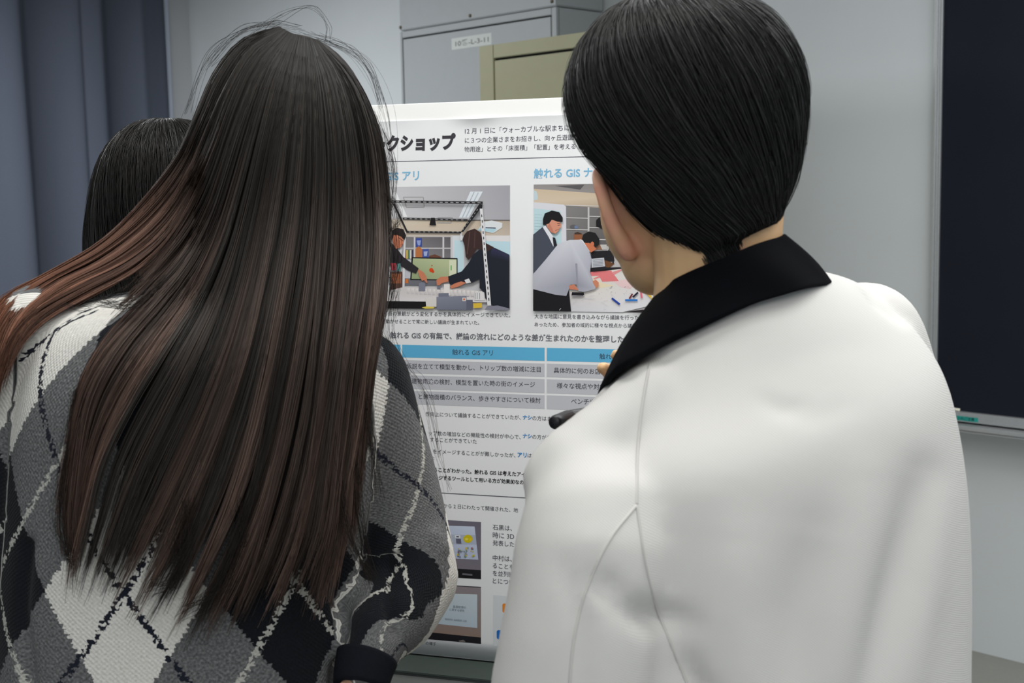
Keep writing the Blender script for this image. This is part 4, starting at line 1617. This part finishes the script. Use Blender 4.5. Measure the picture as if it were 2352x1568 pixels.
    b.chain([P(1640, 440, 1.10), P(1650, 600, 1.095), P(1670, 740, 1.10)], [0.060, 0.054, 0.066], 22)
    # cheek and jaw towards the collar
    b.ell(P(1470, 470, 1.15), np.array([0.036, 0, 0]), np.array([0, 0.045, 0]), Z * 0.060, 20, 14)
    b.ell(P(1500, 585, 1.15), np.array([0.030, 0, 0]), np.array([0, 0.040, 0]), Z * 0.036, 20, 14)
    # left ear, seen from behind
    e0, e1, e2, e3 = P(1374, 398, 1.118), P(1382, 440, 1.10), P(1403, 505, 1.098), P(1436, 572, 1.108)
    b.chain([P(1400, 385, 1.125), e0, e1, e2, e3, P(1444, 585, 1.112)], [0.006, 0.0058, 0.0062, 0.0068, 0.0082, 0.007], 12)
    b.ell(P(1420, 470, 1.118), P(1440, 470, 1.118) - P(1405, 470, 1.118), np.array([0, 0.012, 0]), P(1405, 400, 1.118) - P(1440, 545, 1.118) * 0.5 - P(1405, 400, 1.118) * 0.5, 16, 12)
    rear = hc + (hc - P(1410, 470, 1.11))
    b.ell(hc + r * 0.082 - u * 0.02, r * 0.010, f * 0.016, u * 0.030, 14, 10)
    torso_c = P(1720, 1100, 1.10)
    b.loft([(L_p * 0.82 + R_p * 0.18, L_p * 0.18 + R_p * 0.82, h_ * 0.75) for (L_p, R_p, h_) in secs], 40, 28)
    # forearms end in hands: one at the chest near the collar's point, one holding the marker
    b.chain([la[1], la[2], lelbow, lwrist], [0.040, 0.040, 0.038, 0.026], 14)
    hand(b, lwrist, P(1370, 1080, 1.26) - lwrist, np.array([0.8, 0.3, 0.2]), 0.9, 1.0, 1)
    b.chain([ra[1], ra[2], relbow, rwrist], [0.042, 0.040, 0.038, 0.026], 14)
    hand(b, rwrist, P(1486, 858, 1.33) - rwrist, np.array([-0.3, -0.7, 0.3]), 0.5, 1.0, -1)
    hip = P(1720, 2150, 1.08)
    legs = trousers_and_shoes(root, hip, (-0.5, 0.85, 0), 0.095, hip[2] - 0.02)
    for lg in legs:
        b.chain(lg, [0.080, 0.052, 0.040], 14)
    bme = b.build(0.003, 5, 'body')
    Vb = verts_of(bme)
    base = np.tile(np.array([0.76, 0.49, 0.27]), (len(Vb), 1))
    # reddish ear
    d = np.min([np.linalg.norm(Vb - e, axis=1) for e in (e0, e1, e2, e3, P(1420, 470, 1.118))], axis=0)
    w = np.exp(-(d / 0.018) ** 2)[:, None]
    base = base * (1 - w) + np.array([0.78, 0.37, 0.27]) * w
    # small red mark on the nape
    w = np.exp(-(np.linalg.norm(Vb - P(1688, 580, 1.045), axis=1) / 0.009) ** 2)[:, None] * 0.8
    base = base * (1 - w) + np.array([0.42, 0.14, 0.14]) * w
    paint(bme, base)
    bme.materials.append(M['skin'])
    link('body', bme, root)
    eyes(root, hc, f, u, r, 1.03)
    # hair
    hs = [S(-20, 1530, 1610, 1.10, 0.016), S(-8, 1470, 1680, 1.10, 0.040), S(18, 1412, 1742, 1.10, 0.063), S(60, 1366, 1786, 1.10, 0.085),
          S(120, 1324, 1822, 1.10, 0.100), S(200, 1302, 1842, 1.10, 0.108), S(280, 1309, 1840, 1.10, 0.108), S(350, 1340, 1830, 1.10, 0.103),
          S(420, 1400, 1812, 1.098, 0.094), (P(1446, 480, 1.096), P(1794, 466, 1.096), 0.084), (P(1490, 524, 1.092), P(1784, 486, 1.092), 0.074), (P(1538, 562, 1.088), P(1770, 508, 1.088), 0.062),
          (P(1556, 578, 1.087), P(1740, 518, 1.087), 0.055), (P(1572, 586, 1.086), P(1708, 530, 1.086), 0.050)]
    G = hair_loft(hs, 60, 110)
    short_hair('hair', G, hc, face, 16000, root, M['hair_black'], (0.16, 0.34), 0.42, 0.006, face_cos=0.30, face_v=0.42)
    return root


build_man()


# ------------------------------------------------------------------ marker in the hand
m0, m1 = P(1272, 970, 1.20), P(1356, 954, 1.27)
g = empty('marker_pen', tuple(m0), 'black marker pen end sticking out beyond the white sleeve, before the poster', 'pen')
dm = (m1 - m0); Lm = np.linalg.norm(dm); dm /= Lm
pts = [m0 - dm * 0.0, m0 + dm * 0.002, m0 + dm * 0.004, m0 + dm * 0.030, m0 + dm * 0.031, m0 + dm * 0.11]
V, Fc = tube_data(pts[3:], [0.0072, 0.0088, 0.0088], 18)
link('barrel', np_mesh('barrel', V, Fc, True, mats=(M['black_plastic'],)), g)
V, Fc = tube_data(pts[:4], [0.0050, 0.0064, 0.0068, 0.0092], 18)
link('cap', np_mesh('cap', V, Fc, True, mats=(M['black_plastic'],)), g)


# ------------------------------------------------------------------ long-haired person in the argyle jumper
def build_woman():
    root = empty('person', tuple(np.array([P(430, 1000, 1.25)[0], P(430, 1000, 1.25)[1], 0])),
                 'person with very long dark brown hair in a black, grey and white argyle jumper', 'person')
    hc = P(682, 350, 1.292)
    face = np.array([0.10, 1.0, -0.28])
    secs = [S(640, 560, 760, 1.280, 0.050), (P(270, 672, 1.265), P(850, 752, 1.265), 0.078), (P(120, 735, 1.255), P(890, 820, 1.255), 0.096), (P(60, 860, 1.25), P(900, 915, 1.25), 0.110),
            S(1050, 30, 880, 1.250, 0.115), S(1200, 20, 850, 1.250, 0.115), S(1350, 15, 825, 1.250, 0.113), S(1500, 10, 815, 1.250, 0.113),
            S(1700, 0, 815, 1.250, 0.115), S(1950, -10, 830, 1.250, 0.118)]
    jb = Blob()
    jb.loft(secs, 60, 48, 2.25)
    ra = [P(805, 885, 1.265), P(840, 985, 1.275), P(872, 1100, 1.285), P(905, 1210, 1.285), P(938, 1325, 1.270)]
    rr_ = [0.060, 0.057, 0.055, 0.053, 0.051]
    rf = [ra[-1], P(905, 1405, 1.235), P(855, 1460, 1.200), P(838, 1525, 1.180)]
    rfr = [0.051, 0.042, 0.033, 0.027]
    la = [P(100, 775, 1.255), P(45, 950, 1.255), P(10, 1150, 1.255), P(-40, 1400, 1.255), P(-60, 1560, 1.25)]
    lf = [la[-1], P(-30, 1640, 1.33), P(120, 1600, 1.45)]
    jb.chain(ra, rr_, 24)
    jb.chain(rf, rfr, 22)
    jb.chain(la, [0.055, 0.055, 0.054, 0.053, 0.052], 24)
    jb.chain(lf, [0.052, 0.046, 0.038], 20)
    jm = jb.build(0.0055, 6, 'jumper')
    V = verts_of(jm); Nn = normals_of(jm)
    pj = project(V)
    V += Nn * np.array([mnoise.noise(Vector(v * 9.0)) for v in V])[:, None] * 0.0035
    # crease between sleeve and body, and folds at the elbow
    def fold(poly, width, amp):
        pl_ = np.array(poly, float)
        best = np.full(len(V), 1e9)
        for i in range(len(pl_) - 1):
            a, b = pl_[i], pl_[i + 1]
            ab = b - a
            t = np.clip(((pj[:, :2] - a) @ ab) / (ab @ ab), 0, 1)
            best = np.minimum(best, np.linalg.norm(pj[:, :2] - (a + t[:, None] * ab), axis=1))
        V[:] = V + Nn * (amp * np.exp(-(best / width) ** 2) * np.clip(-(Nn @ _F) * 2, 0, 1))[:, None]
    fold([(780, 1080), (800, 1250), (785, 1400), (775, 1568)], 18, -0.010)
    fold([(900, 1300), (890, 1370), (905, 1450)], 14, -0.007)
    fold([(1000, 1230), (1020, 1260)], 18, 0.004)
    fold([(60, 1250), (50, 1400), (70, 1568)], 16, -0.007)
    jm.vertices.foreach_set('co', V.astype(np.float32).ravel())
    # knitted-in pattern coordinates: around / along the body and each sleeve
    axis_c = P(425, 1200, 1.25)
    a_, b_ = 0.168, 0.114
    th = np.linspace(-PI, PI, 721)
    ds = np.sqrt((a_ * np.cos(th)) ** 2 + (b_ * np.sin(th)) ** 2)
    arc = np.concatenate([[0], np.cumsum((ds[1:] + ds[:-1]) / 2 * np.diff(th))]); arc -= np.interp(0, th, arc)
    xr_ = (V - axis_c)[:, 0]; yr_ = (V - axis_c)[:, 1]
    ang = np.arctan2(xr_ / a_, -yr_ / b_)
    uu = np.interp(ang, th, arc)
    vv = V[:, 2].copy()
    # anchor: the middle of the white diamond low on the back
    r = ray(296, 1364)
    anc = P(296, 1364, 1.145)
    u_a = np.interp(math.atan2((anc - axis_c)[0] / a_, -(anc - axis_c)[1] / b_), th, arc)
    uu = uu - u_a
    vv = vv - anc[2]
    # distances to limb axes decide which piece of knitting a point belongs to
    def seg(poly, rads, v0, uoff):
        d = catmull(np.concatenate([np.array(poly), np.array(rads)[:, None]], 1), 60)
        T, N_, B_ = frames(d[:, :3])
        L = np.concatenate([[0], np.cumsum(np.linalg.norm(np.diff(d[:, :3], axis=0), axis=1))])
        best = np.full(len(V), 1e9); idx = np.zeros(len(V), int)
        for i in range(60):
            dd = np.linalg.norm(V - d[i, :3], axis=1)
            m_ = dd < best
            best[m_] = dd[m_]; idx[m_] = i
        rel = V - d[idx, :3]
        # angle measured from the side that faces the room behind the person
        ref = -_F
        e1 = ref - T[idx] * (T[idx] @ ref)[:, None]; e1 /= np.linalg.norm(e1, axis=1)[:, None]
        e2 = np.cross(T[idx], e1)
        an = np.arctan2((rel * e2).sum(1), (rel * e1).sum(1))
        al = L[idx] + (rel * T[idx]).sum(1)
        return best - d[idx, 3], an * (0.060 if v0 == 0 else 0.055) + uoff, -(al) + v0
    tors = np.sqrt((xr_ / a_) ** 2 + (yr_ / b_) ** 2)
    dt = (tors - 1.0) * 0.12
    dt = np.where(V[:, 2] > P(0, 760, 1.25)[2], dt - 0.02, dt)
    for poly, rads, v0, uo in ((ra + rf[1:], rr_ + rfr[1:], 0, -0.026), (la, [0.055] * 5, 0.21, 0.143), (lf, [0.05, 0.046, 0.038], 0.01, 0.0)):
        dd, u2, v2 = seg(poly, rads, v0, uo)
        m_ = (dd < 0.012) & (dd < dt + 0.012)
        if uo > 0.1 or v0 == 0.01:
            m_ &= pj[:, 0] < 70
        else:
            m_ &= pj[:, 0] > 770
        uu = np.where(m_, u2, uu); vv = np.where(m_, v2, vv)
    # centre the lattice: diamonds are centred where p and q are both half-integers
    uu = uu + ARG_W * 0.5
    for nm, arr in (('arg_u', uu), ('arg_v', vv)):
        at = jm.attributes.new(nm, 'FLOAT', 'POINT')
        at.data.foreach_set('value', arr.astype(np.float32))
    jm.update()
    jm.materials.append(M['argyle'])
    jumper = link('jumper', jm, root)
    # black ribbed cuff
    cpts = [P(843, 1510, 1.184), P(836, 1535, 1.178), P(828, 1575, 1.170)]
    a, bq = tube_data(catmull(cpts, 10), np.linspace(0.0285, 0.0250, 10), 40)
    a = np.array(a)
    cu = link('cuff', np_mesh('cuff', a, bq, True, mats=(M['black_rib'],)), jumper)
    cu['label'] = 'black ribbed cuff'
    # body
    b = Blob()
    f, u, r = head_parts(b, hc, face, np.array([0, 0.1, 1.0]), 0.97)
    b.chain([P(670, 430, 1.275), P(662, 600, 1.27), P(655, 730, 1.265)], [0.050, 0.047, 0.058], 20)
    for k in (-1, 1):
        b.ell(hc + r * 0.074 * k - u * 0.015, r * 0.010, f * 0.015, u * 0.028, 14, 10)
    b.loft([(Lp * 0.84 + Rp * 0.16, Lp * 0.16 + Rp * 0.84, h_ * 0.80) for (Lp, Rp, h_) in secs], 40, 28)
    b.chain(ra, [0.040, 0.038, 0.037, 0.036, 0.036], 14)
    b.chain(rf, [0.034, 0.026, 0.019, 0.017], 14)
    hand(b, P(832, 1545, 1.173), P(815, 1690, 1.16) - P(832, 1545, 1.173), np.array([-0.5, 0.6, 0]), 0.6, 0.9, 1)
    b.chain(la, [0.038] * 5, 14)
    b.chain(lf + [P(160, 1575, 1.48)], [0.036, 0.032, 0.026, 0.022], 14)
    hand(b, P(150, 1580, 1.475), np.array([0.8, 0.5, 0.3]), np.array([0, 0.2, 1]), 0.6, 0.9, 1)
    hip = P(410, 1980, 1.25)
    legs = trousers_and_shoes(root, hip, (0.1, 1, 0), 0.085, hip[2])
    for lg in legs:
        b.chain(lg, [0.075, 0.050, 0.038], 14)
    bme = b.build(0.004, 5, 'body')
    paint(bme, (0.50, 0.31, 0.22))
    bme.materials.append(M['skin'])
    link('body', bme, root)
    eyes(root, hc, f, u, r, 0.97)
    return root, hc, face


woman, whc, wface = build_woman()

# her hair: locks run from the crown down the back, one lock over the left shoulder
GUIDES = [
    [(640, 62), (560, 88), (496, 160), (452, 260), (412, 350), (345, 440), (240, 550), (110, 628), (10, 685), (-45, 770), (-60, 900)],
    [(648, 66), (575, 105), (515, 195), (470, 300), (425, 400), (350, 500), (235, 590), (110, 655), (30, 730), (-5, 830), (-20, 950)],
    [(655, 70), (585, 125), (532, 220), (492, 330), (452, 430), (390, 540), (300, 620), (190, 680), (90, 740), (40, 800), (10, 880)],
    [(663, 74), (600, 150), (552, 260), (512, 380), (474, 490), (415, 590), (330, 680), (235, 780), (175, 890), (148, 1050), (135, 1180), (150, 1295)],
    [(672, 78), (622, 170), (582, 300), (548, 430), (508, 560), (452, 680), (372, 800), (292, 930), (235, 1060), (205, 1190), (178, 1305)],
    [(682, 80), (650, 190), (620, 330), (590, 480), (556, 630), (510, 780), (450, 930), (385, 1070), (325, 1200), (275, 1315)],
    [(692, 84), (680, 200), (665, 340), (645, 500), (616, 660), (580, 820), (532, 980), (480, 1130), (420, 1270), (365, 1375)],
    [(702, 86), (710, 200), (710, 350), (700, 510), (680, 680), (650, 850), (615, 1010), (572, 1160), (515, 1300), (462, 1415)],
    [(712, 88), (740, 190), (755, 340), (755, 500), (745, 670), (725, 840), (700, 1000), (668, 1150), (632, 1270), (585, 1375)],
    [(720, 90), (775, 182), (805, 320), (815, 480), (812, 640), (795, 800), (776, 950), (755, 1090), (735, 1220), (700, 1330)],
    [(728, 92), (802, 182), (846, 300), (864, 450), (866, 600), (852, 730), (832, 850), (815, 980), (800, 1100), (790, 1220), (770, 1325)],
    [(734, 96), (818, 180), (866, 285), (888, 400), (896, 520), (894, 630), (882, 720), (862, 800), (850, 900), (845, 1000), (846, 1100)],
]
WD = [1.275, 1.255, 1.240, 1.215, 1.190, 1.178, 1.172, 1.170, 1.172, 1.180, 1.205, 1.260]
WL = [1.190, 1.180, 1.170, 1.140, 1.128, 1.122, 1.120, 1.118, 1.120, 1.126, 1.140, 1.175]
NGU, KH = len(GUIDES), 30
gu = np.zeros((NGU, KH, 3))
for i, gd in enumerate(GUIDES):
    p = catmull([(x, y, 0) for x, y in gd], KH)
    tt = np.linspace(0, 1, KH)
    s = np.clip((p[:, 1] - 430) / 430, 0, 1); s = s * s * (3 - 2 * s)
    q2 = ((p[:, 0] - 672) / 212) ** 2 + ((np.minimum(p[:, 1], 330) - 332) / 285) ** 2
    dtop = 1.290 - 0.126 * np.sqrt(np.clip(1 - q2, 0, 1))
    p[:, 2] = dtop * (1 - s) + WL[i] * s
    gu[i] = p


def guide_at(s):
    """s (N,) in 0..NGU-1 -> (N,KH,3) pixel/depth paths"""
    x = np.asarray(s)
    flat = gu.reshape(NGU, -1)
    return catmull_at(np.arange(NGU), flat, x).reshape(len(x), KH, 3)


def to_world(p):
    r = _F + ((p[..., 0:1] - 1176) / FPX) * _R - ((p[..., 1:2] - 784) / FPX) * _U
    return CAM + r * p[..., 2:3]


def woman_hair():
    N = 15500
    s = rng.uniform(0, NGU - 1, N)
    # bunch strands into locks
    lock = np.round(s * 9 + rng.normal(0, 0.25, N)) / 9
    tight = rng.uniform(0, 0.75, N)
    sl = np.clip(s * (1 - tight) + lock * tight, 0, NGU - 1)
    pth = guide_at(sl)
    t = np.linspace(0, 1, KH)
    # length variation: re-sample along the path
    cut = np.clip(rng.normal(0.965, 0.045, N), 0.70, 1.07)
    cut -= 0.05 * np.abs(noise1(s * 5.0, 21))
    cut = np.where((s > 2.02) & (s < 2.98), cut * rng.uniform(0.50, 0.62, N), cut)
    start = np.where(rng.uniform(size=N) < 0.35, rng.uniform(0, 0.25, N), 0)
    tq = start[:, None] + (cut - start)[:, None] * t[None]
    a = tq * (KH - 1)
    i0 = np.clip(np.floor(a).astype(int), 0, KH - 2)
    fr = (a - i0)[..., None]
    rows = np.arange(N)[:, None]
    pth = pth[rows, i0] * (1 - fr) + pth[rows, i0 + 1] * fr
    # layers: some strands lie deeper; locks undulate softly
    depth = rng.uniform(0, 1, N) ** 1.5 * 0.030
    pth[..., 2] += depth[:, None] * (0.25 + 0.75 * np.clip(tq * 4, 0, 1)) + 0.004 * noise1(lock * 7 + 50, 31)[:, None] * np.clip(tq * 3, 0, 1)
    wob = noise1(lock[:, None] * 13 + tq * 3.0, 41) * 9 * tq + noise1(s[:, None] * 61 + tq * 5.0, 42) * 4 * tq
    pth[..., 0] += wob + rng.normal(0, 2.0, (N, 1)) * (0.5 + tq)
    W = to_world(pth)
    # colour: near-black at the crown, brown to reddish lower down
    red = np.clip(1.15 - s / 3.2, 0, 1)[:, None] * np.clip((tq - 0.30) * 2.2, 0, 1)
    lk = noise1(lock * 3.1, 51)[:, None] * 0.5 + noise1(lock * 9.3, 52)[:, None] * 0.5
    bigl = noise1(s * 2.6, 54)[:, None]
    warm = np.clip((tq - 0.20) * 1.6, 0, 1) * np.clip(0.38 + 0.40 * lk + 0.45 * bigl, 0.03, 1.3)
    dark = np.array([0.0300, 0.0265, 0.0240]); brown = np.array([0.112, 0.072, 0.058]); auburn = np.array([0.150, 0.060, 0.033])
    C = dark * (0.28 + 0.72 * np.clip((tq - 0.03) / 0.16, 0, 1))[..., None] + (brown - dark) * warm[..., None]
    C = C + (auburn - C) * red[..., None] * 0.85
    C = C * np.exp(rng.normal(0, 0.32, (N, 1)) + 0.25 * noise1(lock * 17, 53)[:, None])[..., None]
    rd = 0.00050 * rng.uniform(0.6, 1.25, (N, 1)) * (1 - 0.7 * t[None] ** 3)
    # stray hairs
    stray, SC = [], []
    def add(poly, D, n, spread):
        for _ in range(n):
            q_ = [(x + rng.normal(0, spread), y + rng.normal(0, spread), D + rng.normal(0, 0.004)) for x, y in poly]
            stray.append(to_world(catmull(q_, KH)))
    add([(560, 100), (640, 40), (720, 20), (748, 60), (745, 95)], 1.29, 5, 7)
    add([(480, 150), (560, 75), (630, 55), (690, 65)], 1.28, 10, 6)
    add([(430, 260), (480, 130), (560, 70), (640, 50)], 1.28, 8, 6)
    add([(700, 80), (790, 105), (850, 160), (875, 240)], 1.28, 12, 8)
    add([(730, 85), (830, 140), (885, 260), (905, 420)], 1.27, 10, 7)
    add([(860, 260), (895, 370), (905, 480), (912, 560), (900, 680)], 1.27, 14, 6)
    add([(880, 440), (915, 485), (918, 510), (890, 540), (880, 600)], 1.26, 16, 4)
    add([(870, 560), (895, 660), (885, 750), (900, 800)], 1.25, 12, 7)
    add([(880, 600), (915, 690), (900, 760), (925, 830), (985, 920), (1010, 1050)], 1.24, 5, 5)
    add([(840, 740), (880, 800), (960, 880), (1000, 1000), (1030, 1130)], 1.22, 5, 7)
    add([(880, 300), (900, 400), (895, 520), (915, 640), (905, 720)], 1.26, 10, 7)
    add([(800, 760), (812, 950), (822, 1150), (850, 1335)], 1.15, 30, 9)
    add([(800, 790), (835, 880), (850, 1010), (870, 1140)], 1.15, 20, 10)
    add([(760, 900), (770, 1080), (800, 1220), (850, 1330)], 1.13, 30, 8)
    add([(330, 640), (250, 680), (200, 705), (150, 700)], 1.17, 16, 8)
    add([(380, 640), (320, 700), (290, 705), (230, 690)], 1.165, 30, 8)
    add([(180, 900), (150, 1060), (140, 1200), (160, 1290)], 1.13, 40, 10)
    add([(430, 1150), (420, 1250), (400, 1330), (350, 1350)], 1.11, 40, 14)
    add([(560, 1150), (540, 1250), (500, 1350), (430, 1400)], 1.11, 40, 14)
    stray = np.array(stray)
    ns = len(stray)
    SC = np.tile(np.array([0.016, 0.012, 0.010]), (ns, KH, 1))
    srd = 0.00015 * rng.uniform(0.6, 1.2, (ns, 1)) * np.ones((1, KH))
    W = np.concatenate([W, stray]); C = np.concatenate([C, SC]); rd = np.concatenate([rd * np.ones((N, KH)), srd])
    # dense under-layer so that the scalp and neck do not show (a curved sheet of hair, 1.5-3 cm under the surface)
    ss = np.linspace(0, NGU - 1, 90)
    ug = guide_at(ss)
    nrow = int(KH * 0.80)
    EV = []
    for dz in (0.016,):
        uw = ug.copy()
        uw[..., 2] += dz
        EV.append(to_world(uw))
    EV = EV[0]
    EQ = []
    for a_ in range(len(ss) - 1):
        lim = KH - 1
        sm = (ss[a_] + ss[a_ + 1]) / 2
        if sm < 2.05:
            lim = int(KH * 0.78)
        elif sm < 3.2:
            lim = int(KH * 0.40)
        elif sm < 9.3:
            lim = int(KH * 0.80)
        else:
            lim = int(KH * 0.55)
        for b_ in range(lim):
            EQ.append((a_ * KH + b_, a_ * KH + b_ + 1, (a_ + 1) * KH + b_ + 1, (a_ + 1) * KH + b_))
    EVf = EV.reshape(-1, 3)
    # the part of the hair around the sides and top of the head
    dome, df = sphere_data(whc + np.array([0, -0.002, 0.006]), (np.array([0.078, 0, 0]), np.array([0, 0.094, 0.0]), np.array([0, 0.0, 0.108])), 40, 26)
    dome = np.array(dome)
    n0 = len(EVf)
    for fce in df:
        c = dome[list(fce)].mean(0) - whc
        if c[1] > 0.045 and c[2] < 0.05:
            continue
        if c[2] < -0.085:
            continue
        fce = tuple(fce)
        if len(fce) == 4:
            EQ.append(tuple(i + n0 for i in fce))
    EVf = np.concatenate([EVf, dome])
    EC = np.tile(np.array([0.012, 0.009, 0.008]), (len(EVf), 1))
    me = strand_mesh('hair', W, rd, C, M['hair_brown'], (EVf, np.array(EQ), EC))
    link('hair', me, woman)['label'] = 'long straight dark brown hair with reddish ends'


woman_hair()


# ------------------------------------------------------------------ third person, mostly hidden
def build_third():
    c0 = P(392, 900, 1.72)
    root = empty('person', (c0[0], c0[1], 0), 'person with black hair almost hidden behind the long-haired person, before the curtain', 'person')
    hc = P(385, 492, 1.72)
    face = np.array([0.35, 1.0, -0.15])
    secs = [S(720, 330, 450, 1.74, 0.05), S(770, 260, 520, 1.74, 0.08), S(840, 200, 600, 1.74, 0.10), S(1000, 190, 600, 1.74, 0.11), S(1300, 200, 590, 1.74, 0.11), S(1600, 190, 600, 1.74, 0.11)]
    jb = Blob()
    jb.loft(secs, 40, 36, 2.2)
    arms = []
    for x0, x1 in ((215, 190), (580, 610)):
        pts = [P(x0, 860, 1.74), P(x1, 1100, 1.74), P(x1, 1330, 1.76)]
        arms.append(pts)
        jb.chain(pts, [0.055, 0.050, 0.045], 18)
        jb.chain([pts[-1], pts[-1] + np.array([0.03 if x0 < 300 else -0.03, 0.16, 0.0])], [0.045, 0.038], 16)
    me = jb.build(0.010, 6, 'jumper')
    me.materials.append(M['dark_knit'])
    link('jumper', me, root)
    b = Blob()
    f, u, r = head_parts(b, hc, face, np.array([0, 0.05, 1]), 0.97)
    b.chain([P(388, 520, 1.72), P(390, 640, 1.725), P(390, 760, 1.735)], [0.050, 0.047, 0.058], 18)
    for k in (-1, 1):
        b.ell(hc + r * 0.074 * k - u * 0.015, r * 0.010, f * 0.015, u * 0.028, 14, 10)
    b.loft([(Lp * 0.84 + Rp * 0.16, Lp * 0.16 + Rp * 0.84, h_ * 0.8) for (Lp, Rp, h_) in secs], 30, 24)
    for pts, k in zip(arms, (1, -1)):
        e = pts[-1] + np.array([0.03 * k, 0.21, 0.0])
        b.chain(pts + [e], [0.040, 0.036, 0.034, 0.024], 14)
        hand(b, e, np.array([0.2 * k, 1, 0.05]), np.array([-0.2 * k, 0, 1]), 0.6, 0.9, k)
    hip = P(395, 1620, 1.74)
    legs = trousers_and_shoes(root, hip, (0.3, 1, 0), 0.085, max(0.80, hip[2]))
    for lg in legs:
        b.chain(lg, [0.075, 0.050, 0.038], 12)
    bme = b.build(0.005, 5, 'body')
    paint(bme, (0.50, 0.31, 0.22))
    bme.materials.append(M['skin'])
    link('body', bme, root)
    eyes(root, hc, f, u, r, 0.97)
    hs = [S(272, 360, 410, 1.72, 0.015), S(282, 318, 455, 1.72, 0.05), S(310, 276, 500, 1.72, 0.078), S(355, 243, 535, 1.72, 0.097), S(420, 222, 552, 1.72, 0.106),
          S(480, 212, 556, 1.72, 0.106), S(540, 203, 560, 1.72, 0.098), S(620, 205, 556, 1.715, 0.088), S(700, 225, 545, 1.71, 0.080), S(760, 250, 530, 1.70, 0.070)]
    G = hair_loft(hs, 50, 90)
    short_hair('hair', G, hc, face, 7000, root, M['hair_black'], (0.35, 0.7), 0.05, 0.004, face_cos=0.45, face_v=0.34, base=(0.014, 0.0135, 0.013), rad=0.0006)


build_third()
